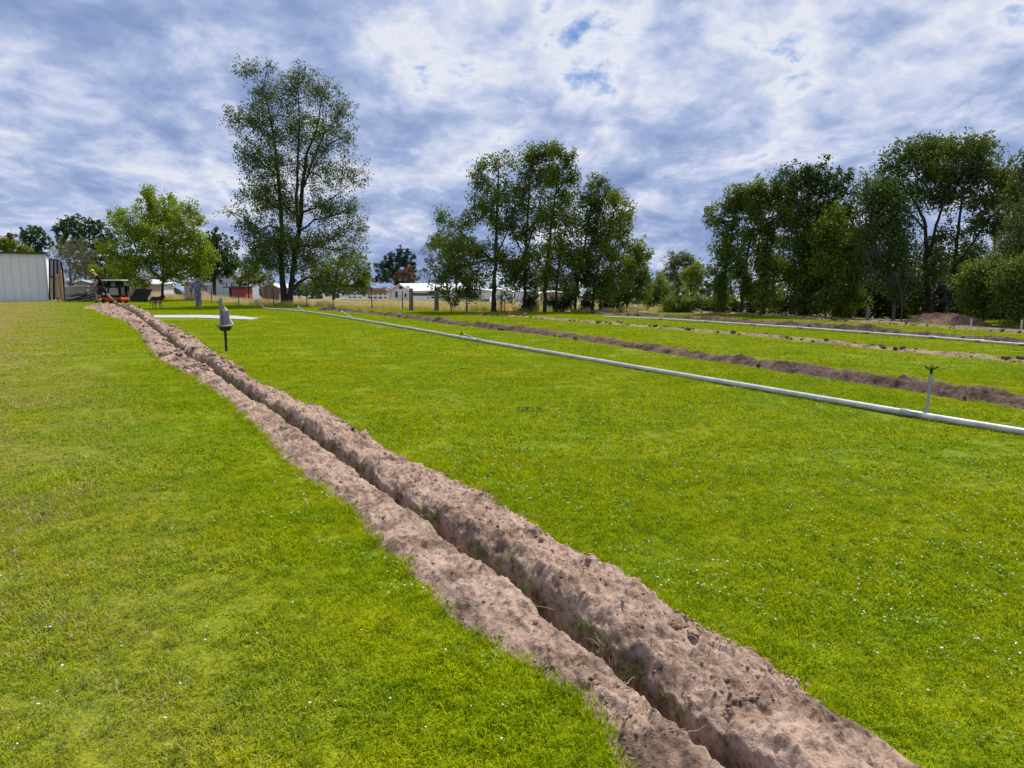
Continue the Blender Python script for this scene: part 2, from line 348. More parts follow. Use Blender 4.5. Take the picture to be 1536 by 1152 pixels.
# ------------------------------------------------------------------ other soil rows
ROWS = []
def soil_row(name, px, w, h, mat, label, seed, patchy=0):
    path = np.array([gp(x, y)[:2] for x, y in px]); cum = np.concatenate([[0], np.cumsum(np.linalg.norm(np.diff(path, axis=0), axis=1))]); L = cum[-1]
    f = smooth_path(path, cum); s = [0.0]
    while s[-1] < L:
        p = f(np.array([s[-1]]))[0]; s.append(s[-1] + min(max(np.hypot(*p) * .0030, .03), .09))
    s = np.array(s)
    wf = lambda q: w * (1 + .30 * fbm(q * .9, q * 0 + seed, seed) + .2 * fbm(q * 4, q * 0 + seed, seed + 1))
    def hf(S_, t, X, Y):
        u = np.abs(t) / np.maximum(wf(S_), .05)
        z = h * (1 - sstep(.1, 1.05, u)) * (1 + .7 * fbm(S_ * .7, S_ * 0, seed + 2)) - .03 * sstep(.95, 1.15, u)
        l = .45 * h * fbm(X * 3, Y * 3, seed + 3, 3) + .55 * h * np.abs(fbm(X * 6, Y * 6, seed + 4, 3)) + .22 * h * fbm(X * 17, Y * 17, seed + 5, 2)
        z = z + l * (1 - .6 * sstep(.7, 1.05, u))
        if patchy: z = z - h * patchy * sstep(.1, .5, fbm(S_ * .8, S_ * 0 + 9, seed + 6))
        e = sstep(0, .5, S_) * sstep(L, L - .5, S_); return z * e - .05 * (1 - e)
    o = strip_mesh(name, s, np.linspace(-1.2, 1.2, 34), f, hf, mat, lambda q: (wf(q), wf(q)))
    tag(o, label, kind='structure'); ROWS.append((path, cum, w)); return path, cum
rowB = soil_row('soil_row', [(474, 465), (505, 466), (560, 470), (600, 475), (680, 486), (760, 495), (810, 500), (880, 509), (930, 517), (1000, 528), (1060, 537), (1140, 548), (1200, 559), (1300, 573), (1360, 582), (1420, 592), (1536, 607), (1750, 640)],
         .29, .10, M_DIRT2, 'long heaped row of dark moist soil behind the near irrigation pipe', 100)
rowC = soil_row('soil_row', [(690, 471), (760, 474), (800, 476.5), (880, 483.5), (950, 488.5), (1000, 493), (1060, 498), (1140, 504), (1200, 509.5), (1300, 521), (1400, 531), (1536, 543), (1750, 560)],
         .20, .05, M_DIRT3, 'thin pale spotty row of soil crossing the lawn', 120, .35)
rowD = soil_row('soil_row', [(885, 471), (940, 473), (1000, 475.5), (1060, 480), (1140, 485.5), (1200, 489), (1300, 496), (1420, 505.5), (1536, 514), (1750, 528)],
         .27, .10, M_DIRT2, 'dark soil row running just behind the far white pipe', 140)
rowE = soil_row('soil_row', [(1030, 468.5), (1100, 470.5), (1140, 472.5), (1200, 477.5), (1300, 484), (1400, 490.5), (1460, 494.5), (1536, 500), (1750, 515)],
         .18, .06, M_DIRT3, 'faint pale soil row nearest the right-hand tree belt', 160, .3)

# ------------------------------------------------------------------ lawn sheet and the field behind it
edge_px = [(-420, 450), (-150, 449.5), (100, 449), (160, 448), (240, 448), (300, 452), (372, 458), (460, 460), (560, 463), (700, 466), (800, 468), (1000, 469.5), (1150, 471), (1230, 475), (1300, 480), (1450, 489), (1600, 500), (1850, 520)]
EDGE = np.array([gp(x, y)[:2] for x, y in edge_px])
Ls = np.linspace(0, SEND - 1.5, 60); PL, NL = path_frame(Ls, fmain)
half = .15
left = [tuple(p - n * half) for p, n in zip(PL, NL)]; right = [tuple(p + n * half) for p, n in zip(PL, NL)]
tip = tuple(PL[-1] + np.array([-.02, .3])); hitp = EDGE[3]
d0 = (PL[0] - PL[1]); d0 /= np.linalg.norm(d0)
polyL = left + [tip] + [tuple(hitp)] + [tuple(e) for e in EDGE[:3][::-1]] + [(-75, -8), tuple(np.array(left[0]) + d0 * 7)]
polyR = [tuple(np.array(right[0]) + d0 * 7), (45, -8)] + [tuple(e) for e in EDGE[4:][::-1]] + [tuple(hitp), tip] + right[::-1]
mb = MB(); mb.add([(x, y, 0) for x, y in polyL], [np.array([list(range(len(polyL)))[::-1]])]); mb.add([(x, y, 0) for x, y in polyR], [np.array([list(range(len(polyR)))])])
lawn = mb.build('lawn', M_LAWN); tag(lawn, kind='structure')
# field: slopes gently away behind the lawn edge
mf, nt, b = newmat('field_ground')
cf = ramp_node(nt, noise_node(nt, .25, 6, .65, 'World'), [(.35, (.17, .15, .05)), (.5, (.24, .19, .085)), (.65, (.12, .13, .035))])
nt.links.new(cf, b.inputs['Base Color']); b.inputs['Roughness'].default_value = .95; bump(nt, b, noise_node(nt, 6, 5, .7, 'World'), .8, .1)
C0 = np.array([0, 5.0]); ks = [.995, 1.02, 1.06, 1.12, 1.25, 1.5, 2, 3, 5, 9, 18, 40]
def field_z(dd): return -.02 - .024 * dd
V = []
for k in ks:
    for e in EDGE:
        p = C0 + (e - C0) * k; ddm = max(0, k - 1) * np.linalg.norm(e - C0); V.append((p[0], p[1], field_z(ddm)))
m = len(EDGE); q = np.array([[i * m + j, (i + 1) * m + j, (i + 1) * m + j + 1, i * m + j + 1] for i in range(len(ks) - 1) for j in range(m - 1)])
mb = MB(); mb.add(V, [q[:, ::-1]]); tag(mb.build('field', mf, smooth=True), kind='structure')
EX = EDGE[np.argsort(EDGE[:, 0])]
def edge_y(x): return np.interp(x, EDGE[:, 0], EDGE[:, 1])
def ground_far(x, y):                   # field height at a far point
    r = np.array([x, y]) - C0; a = math.atan2(r[0], r[1]); ea = np.arctan2(EDGE[:, 0] - C0[0], EDGE[:, 1] - C0[1]); er = np.linalg.norm(EDGE - C0, axis=1)
    return field_z(max(0, np.hypot(*r) - np.interp(a, ea, er)))
# ------------------------------------------------------------------ instanced ground cover (grass and the like: stuff)
def blade_patch(name, size, n, lmin, lmax, w, mat, lean=.6, seg=2):
    x = rng.uniform(-size / 2, size / 2, n); y = rng.uniform(-size / 2, size / 2, n); L = rng.uniform(lmin, lmax, n); a = rng.uniform(0, 6.283, n)
    le = (lean * .45 + np.abs(rng.normal(0, lean * .75, n))).clip(0, 1.42); d = np.stack([np.cos(a), np.sin(a)], -1); wv = np.stack([-np.sin(a), np.cos(a)], -1) * (w * rng.uniform(.6, 1.2, n))[:, None] / 2
    b = np.stack([x, y], -1)
    def pt(k): 
        e = le * (.55 + .75 * k); return b + d * (L * k * np.sin(e))[:, None], L * k * np.cos(e)
    m1, z1 = pt(.55); t1, zt = pt(1.0)
    V = np.empty((n, 5, 3)); V[:, 0, :2] = b - wv; V[:, 1, :2] = b + wv; V[:, 2, :2] = m1 + wv * .8; V[:, 3, :2] = m1 - wv * .8; V[:, 4, :2] = t1
    V[:, 0, 2] = V[:, 1, 2] = -.01; V[:, 2, 2] = V[:, 3, 2] = z1; V[:, 4, 2] = zt
    i = np.arange(n)[:, None] * 5
    mb = MB(); mb.add(V.reshape(-1, 3), [np.concatenate([i, i + 1, i + 2, i + 3], 1), np.concatenate([i + 3, i + 2, i + 4], 1)])
    me = mb.mesh(name); me.materials.append(mat); o = bpy.data.objects.new(name, me); return o
def scatter(name, pts, objs, scl, label=None, kind='stuff', cat=None, rots=None):
    coll = bpy.data.collections.new(name + '_source')
    for o in objs: coll.objects.link(o)
    me = bpy.data.meshes.new(name); P = np.asarray(pts, np.float32); me.vertices.add(len(P)); me.vertices.foreach_set('co', P.ravel())
    for an, val in (('rot', rng.uniform(0, 6.283, len(P)) if rots is None else rots), ('scl', scl)):
        at_ = me.attributes.new(an, 'FLOAT', 'POINT'); at_.data.foreach_set('value', np.asarray(np.broadcast_to(val, (len(P),)), np.float32))
    o = bpy.data.objects.new(name, me); COL.objects.link(o)
    ng = bpy.data.node_groups.new(name, 'GeometryNodeTree')
    ng.interface.new_socket('Geometry', in_out='INPUT', socket_type='NodeSocketGeometry'); ng.interface.new_socket('Geometry', in_out='OUTPUT', socket_type='NodeSocketGeometry')
    gi = ng.nodes.new('NodeGroupInput'); go = ng.nodes.new('NodeGroupOutput'); iop = ng.nodes.new('GeometryNodeInstanceOnPoints'); mtp = ng.nodes.new('GeometryNodeMeshToPoints')
    ci = ng.nodes.new('GeometryNodeCollectionInfo'); ci.inputs['Collection'].default_value = coll; ci.inputs['Separate Children'].default_value = True; ci.inputs['Reset Children'].default_value = True
    def na(nm):
        n = ng.nodes.new('GeometryNodeInputNamedAttribute'); n.data_type = 'FLOAT'; n.inputs['Name'].default_value = nm; return n.outputs[0]
    cx = ng.nodes.new('ShaderNodeCombineXYZ'); ng.links.new(na('rot'), cx.inputs[2])
    L = ng.links.new
    L(gi.outputs[0], mtp.inputs[0]); L(mtp.outputs[0], iop.inputs['Points']); L(ci.outputs[0], iop.inputs['Instance']); iop.inputs['Pick Instance'].default_value = True
    L(cx.outputs[0], iop.inputs['Rotation']); L(na('scl'), iop.inputs['Scale']); L(iop.outputs[0], go.inputs[0])
    md = o.modifiers.new('scatter', 'NODES'); md.node_group = ng
    return tag(o, label, cat, None, kind)
def blocked(P, margin=0.0):
    s, t = project(P, PATH, SCUM); wl_, wr_ = np.maximum(WL(s), .2), np.maximum(WR(s), .25)
    d_end = np.linalg.norm(P - PATH[-1], axis=1)
    b = (t > -wl_ - margin) & (t < wr_ + margin) & (np.abs(t) < 3) 
    for path, cum, w in ROWS:
        s, t = project(P, path, cum); b |= np.abs(t) < w * .9 + margin
    return b
def field_points(dmin, dmax, sp):
    xs = np.arange(-dmax * .80 - 3, dmax * .80 + 3, sp); ys = np.arange(-1, dmax, sp)
    X, Y = np.meshgrid(xs, ys); P = np.stack([X.ravel(), Y.ravel()], -1) + rng.uniform(-.5, .5, (X.size, 2)) * sp
    r = np.linalg.norm(P, axis=1); P = P[(r >= dmin) & (r < dmax)]
    P = P[np.abs(P[:, 0]) < P[:, 1] * .74 + 2.2]
    lim = np.interp(P[:, 0], EDGE[:, 0], EDGE[:, 1]); P = P[(P[:, 1] < lim - .05) | (P[:, 0] > EDGE[-1, 0])]
    return P
slab_poly = [gp(x, y)[:2] for x, y in ((230, 473.8), (300, 473.4), (352, 474.6), (388, 478.2), (374, 480.2), (334, 478.8), (296, 477.6), (232, 477.4))]
SX = [p[0] for p in slab_poly]; SY = [p[1] for p in slab_poly]
def lawn_grass(name, dmin, dmax, sp, objs, s0, s1, label):
    P = field_points(dmin, dmax, sp); P = P[~blocked(P, .0)]
    ins = (P[:, 0] > min(SX) - .1) & (P[:, 0] < max(SX) + .1) & (P[:, 1] > min(SY)) & (P[:, 1] < max(SY)); P = P[~ins]
    if dmax < 20:                        # thin, worn spots
        P = P[fbm(P[:, 0] * 2.3, P[:, 1] * 2.3, 77, 4) > rng.uniform(-.72, -.42, len(P)) + .10 * (P[:, 0] + .592 * P[:, 1] < 0)]
    h = s0 + (s1 - s0) * (.5 + .5 * fbm(P[:, 0] * 1.2, P[:, 1] * 1.2, 71, 3) + .55 * fbm(P[:, 0] * 5, P[:, 1] * 5, 74, 2))
    scatter(name, np.concatenate([P, np.zeros((len(P), 1))], 1), objs, h * rng.uniform(.7, 1.3, len(P)), label)
    return len(P)
near = [blade_patch('blades', .15, 170, .015, .043, .0036, M_BLADE, .95) for _ in range(6)]
mid = [blade_patch('blades', .30, 250, .015, .042, .006, M_BLADE, .95) for _ in range(5)]
farp = [blade_patch('blades', .8, 560, .015, .04, .014, M_BLADE, 1.0) for _ in range(4)]
lawn_grass('grass', .3, 6.5, .085, near, .6, 1.4, 'short mown grass blades of the near lawn')
lawn_grass('grass', 6.5, 15, .19, mid, .6, 1.35, 'short mown grass blades of the middle lawn')
lawn_grass('grass', 15, 62, .55, farp, .8, 1.2, 'short mown grass blades of the far lawn')

# grass hanging in the trench and torn turf along its lip
M_TUFT = leafmat('tuft_blade', (.10, .14, .02), (.17, .17, .05), (.06, .10, .015), .25, 3)
tuft = [blade_patch('tuft', .07, 40, .05, .12, .003, M_TUFT, .55) for _ in range(4)]
s = .6 + 25 * rng.uniform(0, 1, 900) ** 1.5; s = s[fbm(s * 1.6, s * 0 + 4, 81) > -.15]; P, N = path_frame(s, fmain); t = rng.choice([-1, 1, 1], len(s)) * WC * rng.uniform(.75, 1.3, len(s))
Q = P + N * t[:, None]; scatter('trench_grass', np.concatenate([Q, (np.maximum(trench_height(s, t, Q[:, 0], Q[:, 1]), -.14) - .02)[:, None]], 1), tuft, rng.uniform(.35, .8, len(s)), 'torn grass hanging inside the trench')
s = .8 + 22 * rng.uniform(0, 1, 80) ** 1.4; P, N = path_frame(s, fmain); u = rng.choice([-1, 1], len(s)) * rng.uniform(.3, .98, len(s)); t = np.where(u < 0, u * WL(s), u * WR(s)); Q = P + N * t[:, None]
scatter('turf_scraps', np.concatenate([Q, (trench_height(s, t, Q[:, 0], Q[:, 1]) - .012)[:, None]], 1), tuft, rng.uniform(.25, .55, len(s)), 'scraps of torn turf on the soil banks')
# taller fringe where the mower never reaches, next to the soil banks
fr = [blade_patch('fringe', .10, 40, .04, .085, .0036, M_BLADE, .65) for _ in range(4)]
s = rng.uniform(.5, 24, 900); P, N = path_frame(s, fmain); sd = rng.choice([-1, 1], len(s)); t = np.where(sd < 0, -WL(s) * rng.uniform(.96, 1.07, len(s)), WR(s) * rng.uniform(.98, 1.06, len(s)))
Q = P + N * t[:, None]; scatter('bank_grass', np.concatenate([Q, np.zeros((len(s), 1))], 1), fr, rng.uniform(.6, 1.1, len(s)), 'longer grass fringe along the soil banks')

# clods, roots
ico = None
def ico_mesh():
    t = (1 + 5 ** .5) / 2; v = np.array([(-1, t, 0), (1, t, 0), (-1, -t, 0), (1, -t, 0), (0, -1, t), (0, 1, t), (0, -1, -t), (0, 1, -t), (t, 0, -1), (t, 0, 1), (-t, 0, -1), (-t, 0, 1)], float); v /= np.linalg.norm(v[0])
    f = np.array([(0, 11, 5), (0, 5, 1), (0, 1, 7), (0, 7, 10), (0, 10, 11), (1, 5, 9), (5, 11, 4), (11, 10, 2), (10, 7, 6), (7, 1, 8), (3, 9, 4), (3, 4, 2), (3, 2, 6), (3, 6, 8), (3, 8, 9), (4, 9, 5), (2, 4, 11), (6, 2, 10), (8, 6, 7), (9, 8, 1)])
    return v, f
IV, IF = ico_mesh()
def ico2():
    e = {}; V = [tuple(v) for v in IV]; F_ = []
    def midp(a, b):
        k = (min(a, b), max(a, b))
        if k not in e:
            p = (np.array(V[a]) + np.array(V[b])); p /= np.linalg.norm(p); V.append(tuple(p)); e[k] = len(V) - 1
        return e[k]
    for a, b, c in IF:
        x, y, z = midp(a, b), midp(b, c), midp(c, a); F_ += [(a, x, z), (b, y, x), (c, z, y), (x, y, z)]
    return np.array(V), np.array(F_)
IV2, IF2 = ico2()
def lumps(mb, P, r, big=False, sq=.75):
    v0, f0 = (IV2, IF2) if big else (IV, IF)
    for p, q in zip(P, r):
        v = v0 * (1 + rng.normal(0, .16, (len(v0), 1))) * q * np.array([rng.uniform(.8, 1.3), rng.uniform(.8, 1.3), sq]); a = rng.uniform(0, 6.28)
        c, s_ = math.cos(a), math.sin(a); v = v @ np.array([[c, s_, 0], [-s_, c, 0], [0, 0, 1]]); mb.add(v + p, [f0])
def trench_points(n, s0, s1, lo, hi, bias=None):
    s = s0 + (s1 - s0) * rng.uniform(0, 1, n) ** 1.6; u = rng.uniform(lo, hi, n) if bias is None else bias(n)
    P, N = path_frame(s, fmain); t = np.where(u < 0, u * WL(s), u * WR(s)); Q = P + N * t[:, None]
    return s, t, Q, trench_height(s, t, Q[:, 0], Q[:, 1])
mb = MB()
def bias(n): return np.where(rng.uniform(0, 1, n) < .5, rng.uniform(.15, 1.03, n), np.where(rng.uniform(0, 1, n) < .65, rng.uniform(.85, 1.08, n), -rng.uniform(.3, 1.05, n)))
s, t, Q, z = trench_points(4200, .8, 24, 0, 0, bias); k = np.abs(t) > WC * 1.4; Q = Q[k]; z = z[k]; n = len(Q); r = .003 + .011 * rng.uniform(0, 1, n) ** 4
lumps(mb, np.concatenate([Q, (np.maximum(z, 0) + r * .3)[:, None]], 1), r)
s, t, Q, z = trench_points(420, 12, 44, 0, 0, lambda n: rng.uniform(-1.0, 1.0, n)); k = np.abs(t) > WC * 1.4; Q = Q[k]; z = z[k]; r = .025 + .06 * rng.uniform(0, 1, len(Q)) ** 2.5; lumps(mb, np.concatenate([Q, (np.maximum(z, 0) + r * .2)[:, None]], 1), r)
s, t, Q, z = trench_points(55, 1.2, 20, 0, 0, lambda n: rng.uniform(.55, 1.04, n)); r = rng.uniform(.012, .03, len(Q)); lumps(mb, np.concatenate([Q, (np.maximum(z, 0) + r * .25)[:, None]], 1), r, True)
tag(mb.build('soil_clods', M_DIRT, smooth=False), 'loose crumbs and clods of soil on the trench banks', None, None, 'stuff')
mb = MB()
for path, cum, w in ROWS:
    f = smooth_path(path, cum); ss = rng.uniform(0, cum[-1], 300); P, N = path_frame(ss, f); Q = P + N * (rng.normal(0, .6, len(ss)) * w)[:, None]
    r = .02 + .055 * rng.uniform(0, 1, len(ss)) ** 3; lumps(mb, np.concatenate([Q, (r * .3 + .05 * rng.uniform(0, 1, len(ss)))[:, None]], 1), r)
tag(mb.build('soil_clods', M_DIRT2), 'scattered dark clods along the soil rows', None, None, 'stuff')
M_ROOT = simple('root_fibre', (.42, .32, .2), (.30, .21, .12), 20, .8)
mb = MB(); s, t, Q, z = trench_points(330, .8, 14, 0, 0, lambda n: np.where(rng.uniform(0, 1, n) < .7, rng.uniform(.15, .9, n), -rng.uniform(.3, .9, n)))
for q, zz in zip(Q, z):
    a = rng.uniform(0, 6.28); L = rng.uniform(.04, .16); p = np.array([q[0], q[1], zz + .004]); pts = [p]; 
    for i in range(4):
        a += rng.normal(0, .5); p = p + np.array([math.cos(a), math.sin(a), rng.normal(.08, .35)]) * L / 4; pts.append(p)
    mb.tube(pts, np.linspace(.0017, .0007, 5), 3)
tag(mb.build('roots', M_ROOT), 'thin pale roots sticking out of the soil banks', None, None, 'stuff')
# dry tuft perched on the bank
M_DRYT = leafmat('dry_tuft', (.30, .25, .16), (.2, .16, .09), None, .2)
dt = blade_patch('grass_tuft', .07, 120, .04, .10, .003, M_DRYT, .7); q = gp(912, 950, .10); s_, t_ = project([q[:2]], PATH, SCUM); COL.objects.link(dt); dt.location = (q.x, q.y, float(trench_height(s_, t_, np.array([q.x]), np.array([q.y]))[0]) - .005); dt.scale = (1.1, 1.1, 1.1)
tag(dt, 'dry brown tuft of uprooted grass perched on the trench bank', 'grass tuft')
# clover
M_CLOV = simple('clover_white', (.72, .72, .66), (.55, .58, .45), 30, .7)
mb = MB()
def clover(n, x0, x1, y0, y1, cl=None):
    pts = []
    while len(pts) < n:
        p = gp(rng.uniform(x0, x1), rng.uniform(y0, y1)); w = fbm(p.x * .9, p.y * .9, 91, 3)
        if cl and rng.uniform() > sstep(-.6, .6, w): continue
        pts.append(p[:2])
    P = np.array(pts); P = P[~blocked(P, .03)]; lumps(mb, np.concatenate([P, rng.uniform(.028, .05, (len(P), 1))], 1), rng.uniform(.0027, .0055, len(P)) * (1 + .04 * P[:, 1].clip(0, 10)))
clover(520, 560, 1100, 600, 900, True); clover(260, 900, 1536, 640, 1000, True); clover(90, 400, 640, 690, 800, True); clover(60, 0, 900, 700, 1140, True); clover(20, 1280, 1536, 760, 1100); clover(300, 500, 1300, 545, 640, True); clover(30, 420, 560, 700, 770)
tag(mb.build('clover_flowers', M_CLOV, smooth=True), 'scattered white clover flower heads in the lawn', None, None, 'stuff')
# clover leaf and broadleaf patches among the grass
def leaf_patch(name, size, n, r, mat):
    mb = MB(); a6 = np.arange(6) * np.pi / 3
    for i in range(n):
        q = rng.normal(0, size / 3, 2); h = rng.uniform(.008, .028); tl = rng.normal(0, .35, 2)
        for k3 in range(3):
            aa = k3 * 2.094 + rng.uniform(0, 1); c = np.array([q[0] + math.cos(aa) * r, q[1] + math.sin(aa) * r]); x = c[0] + np.cos(a6) * r; y = c[1] + np.sin(a6) * r * .8
            mb.add(np.stack([x, y, h + (x - q[0]) * tl[0] + (y - q[1]) * tl[1]], -1), [np.array([[0, 1, 2, 3, 4, 5]])])
    me = mb.mesh(name); me.materials.append(mat); return bpy.data.objects.new(name, me)
M_CLL = leafmat('clover_leaf', (.17, .30, .008), (.12, .24, .006), (.22, .32, .01), .3, 1.5)
clp = [leaf_patch('clover_patch', .10, 14, .005, M_CLL) for _ in range(4)]
P = field_points(.5, 8, .16); P = P[(fbm(P[:, 0] * .8, P[:, 1] * .8, 131, 3) + rng.uniform(-.6, .6, len(P))) > .35]; P = P[~blocked(P, .04)]
scatter('clover_leaves', np.concatenate([P, np.zeros((len(P), 1))], 1), clp, rng.uniform(.7, 1.3, len(P)), 'patches of small round clover leaves in the lawn')
# dark weed tuft in the lawn
wd = blade_patch('weed_tuft', .34, 260, .02, .065, .006, leafmat('weed', (.03, .075, .012), (.05, .10, .015), None, .25), .8); q = gp(795, 616); COL.objects.link(wd); wd.location = (q.x, q.y, 0)
tag(wd, 'dark green tuft of weeds in the open lawn near the pipe', 'weed tuft')
# tall dry grass behind the lawn edge
M_TALL = leafmat('tall_grass_blade', (.58, .50, .27), (.36, .38, .14), (.56, .45, .28), .35, .25)
tall = [blade_patch('tall_blades', 1.0, 300, .18, .78, .02, M_TALL, .30) for _ in range(5)]
P = []
cumE = np.concatenate([[0], np.cumsum(np.linalg.norm(np.diff(EDGE, axis=0), axis=1))])
for i in range(2600):
    s_ = rng.uniform(0, cumE[-1]); e = np.array([np.interp(s_, cumE, EDGE[:, 0]), np.interp(s_, cumE, EDGE[:, 1])]); off = .5 + 14 * rng.uniform() ** 1.4
    d = (e - C0) / np.linalg.norm(e - C0); p = e + d * off; P.append((p[0], p[1], field_z(off)))
P = np.array(P); P = P[(P[:, 0] < 3.5 + 6 * rng.uniform(0, 1, len(P))) & (P[:, 0] > -27)]
scatter('tall_grass', P, tall, rng.uniform(.35, .9, len(P)) * (.75 + .5 * fbm(P[:, 0] * .5, P[:, 1] * .5, 97)), 'tall straw-coloured pasture grass behind the fence')

# ------------------------------------------------------------------ trees
M_BARK = simple('bark_dark', (.055, .043, .034), (.025, .02, .016), 9, .95, 0, .8, (1, 1, .25))
M_BARKG = simple('bark_grey', (.19, .165, .145), (.09, .078, .068), 8, .95, 0, .6, (1, 1, .25))
M_BARKL = simple('bark_light', (.26, .235, .205), (.15, .13, .11), 8, .95, 0, .5, (1, 1, .25))
LM = {
 'maple': leafmat('leaf_maple', (0.219, 0.306, 0.012), (0.131, 0.219, 0.010), (0.263, 0.333, 0.014), .42, .7),
 'elm': leafmat('leaf_elm', (0.085, 0.132, 0.021), (0.055, 0.099, 0.017), (0.132, 0.176, 0.021), .34, .5),
 'poplar': leafmat('leaf_poplar', (0.111, 0.167, 0.021), (0.063, 0.111, 0.017), (0.167, 0.213, 0.020), .36, .6),
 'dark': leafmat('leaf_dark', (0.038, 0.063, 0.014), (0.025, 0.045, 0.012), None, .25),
 'ivy': leafmat('leaf_ivy', (0.060, 0.094, 0.015), (0.034, 0.063, 0.012), (0.107, 0.150, 0.015), .22, .5),
 'mid': leafmat('leaf_mid', (0.132, 0.196, 0.017), (0.077, 0.132, 0.015), (0.193, 0.245, 0.017), .36, .5),
 'far': leafmat('leaf_far', (0.052, 0.102, 0.026), (0.038, 0.077, 0.022), None, .25),
 'silver': leafmat('leaf_silver', (0.184, 0.210, 0.110), (0.108, 0.131, 0.066), None, .3),
 'pale': leafmat('leaf_pale', (0.149, 0.184, 0.072), (0.088, 0.123, 0.042), None, .35),
 'spruce': leafmat('leaf_spruce', (0.028, 0.074, 0.026), (0.019, 0.049, 0.019), None, .15),
 'rust': leafmat('leaf_rust', (0.210, 0.096, 0.046), (0.105, 0.070, 0.034), None, .25),
 'willow': leafmat('leaf_willow', (.20, .23, .05), (.13, .17, .036), None, .42),
 'young': leafmat('leaf_young', (0.175, 0.254, 0.022), (0.105, 0.175, 0.014), None, .4),
}
def leaves(mb, C, size, up=.5, narrow=.55):
    n = len(C); a = rng.normal(0, 1, (n, 3)); a[:, 2] -= .25; a /= np.linalg.norm(a, axis=1)[:, None]
    nr = rng.normal(0, 1, (n, 3)); nr[:, 2] += up; b = np.cross(a, nr); b /= np.linalg.norm(b, axis=1)[:, None] + 1e-9; nn = np.cross(b, a)
    L = size * rng.uniform(.6, 1.25, n)[:, None]; W = L * narrow
    V = np.stack([C - a * L / 2, C + b * W / 2 + nn * L * .06, C + a * L / 2 + nn * L * -.1, C - b * W / 2 + nn * L * .06], 1)
    i = np.arange(n)[:, None] * 4; mb.add(V.reshape(-1, 3), [np.concatenate([i, i + 1, i + 2, i + 3], 1)])
def bez(p0, p1, p2, n):
    t = np.linspace(0, 1, n)[:, None]; return (1 - t) ** 2 * p0 + 2 * t * (1 - t) * p1 + t * t * p2
def tree(name, label, d, trunks, lobes, n, leaf, size, lm, bark=None, group=None, cat='tree', deep=.9, spread=.5, twig=True, per=16, base_z=None, up=.5, narrow=.55, tipr=.40, crown='crown', barecrown=False, seed=None):
    """d depth; trunks: polylines of photo (px, py, radius px); lobes: (cx, cy, rx, ry[, weight]) of the crown in photo pixels"""
    global rng
    if seed is not None: rng = np.random.default_rng(seed)
    sc = d / F / (CP ** 1) ; bark = bark or M_BARK
    b0 = at(trunks[0][0][0], trunks[0][0][1], d); origin = np.array(b0)
    if base_z is not None: origin[2] = base_z
    root = thing(name, tuple(origin), label, cat, 0, group)
    tb = MB(); TP = []; TR = []
    for tk in trunks:
        dy = 0; pts = []; rr = []
        jy = rng.uniform(-.25, .25) if len(trunks) > 1 else 0
        for i, (x, y, r) in enumerate(tk):
            p = np.array(at(x, y, d)); p[1] += jy * min(1, i) + rng.normal(0, .04) * i; pts.append(p); rr.append(r * sc * .66)
        pts = np.array(pts); pts = pts - origin; rr = np.array(rr)
        if tk is trunks[0] or len(tk) > 1:
            if tk is trunks[0]: pts[0][2] = min(pts[0][2], 0) - .12
        kk = np.linspace(0, len(pts) - 1, max(6, len(pts) * 4)); ii = np.arange(len(pts))
        Pp = np.stack([np.interp(kk, ii, pts[:, c]) for c in range(3)], -1); Rr = np.interp(kk, ii, rr)
        Pp[1:-1, :2] += rng.normal(0, 1, (len(Pp) - 2, 2)) * Rr[1:-1, None] * .16; Rr = Rr * (1 + rng.normal(0, .05, len(Rr)))
        if tk is trunks[0]: Rr[0] *= 1.35
        tb.tube(Pp, Rr, 9); TP.append(Pp); TR.append(Rr)
    TP = np.concatenate(TP); TR = np.concatenate(TR)
    lb = MB(); wts = np.array([(l[4] if len(l) > 4 else 1) * l[2] * l[3] for l in lobes], float); wts /= wts.sum()
    anyleaf = False
    for l, w in zip(lobes, wts):
        c = np.array(at(l[0], l[1], d)) - origin; rx, rz = l[2] * sc * 1.04, l[3] * sc * 1.04; ry = deep * max(rx, min(rz, rx * 1.3)); c[1] += rng.uniform(-.5, .5) * ry * 1.1
        hd = np.linalg.norm(TP[:, :2] - c[:2], axis=1); cost = 4 * np.maximum(0, .34 * TP[:, 2].max() - TP[:, 2]) + np.linalg.norm(TP - c, axis=1) + 3 * np.maximum(0, TP[:, 2] - (c[2] - .55 * hd)); j = int(np.argmin(cost)); p0 = TP[j]; r0 = min(TR[j] * .7, .02 + .22 * math.sqrt(w) * .5 + .03)
        pm = (p0 + c) / 2; pm[2] += .12 * np.linalg.norm(c - p0); br = bez(p0, pm, c, 7); br[1:-1] += rng.normal(0, .03, (5, 3)) * np.linalg.norm(c - p0) * .6
        tb.tube(br, np.linspace(r0, max(.018, r0 * .4), 7), 6)
        nt_ = max(4, int(n * w / per)); u = rng.normal(0, 1, (nt_, 3)); u /= np.linalg.norm(u, axis=1)[:, None]; rad = rng.uniform(0, 1, nt_) ** tipr
        rad = rad * (1 + .5 * fbm(u[:, 0] * 1.6 + l[0], u[:, 2] * 1.6 + l[1] + u[:, 1], 5, 2))
        T = c + u * rad[:, None] * np.array([rx, ry, rz])
        if twig:
            for q in T[: min(nt_, 46)]:
                k = br[rng.integers(2, 7)] * .8 + .2 * q; mdl = (k + q) / 2 + np.array([0, 0, .12 * np.linalg.norm(q - k)]); tb.tube(bez(k, mdl, q, 4), np.linspace(.010 + .004 * rx, .003, 4), 3, False)
        if n and not barecrown:
            sg = spread * (.22 + .10 * rx); C = np.repeat(T, per, 0) + rng.normal(0, 1, (nt_ * per, 3)).clip(-1.5, 1.5) * sg * rng.uniform(.5, 1.2, nt_).repeat(per)[:, None]
            leaves(lb, C, size, up, narrow); anyleaf = True
    tb.build('trunk', bark, root, True)
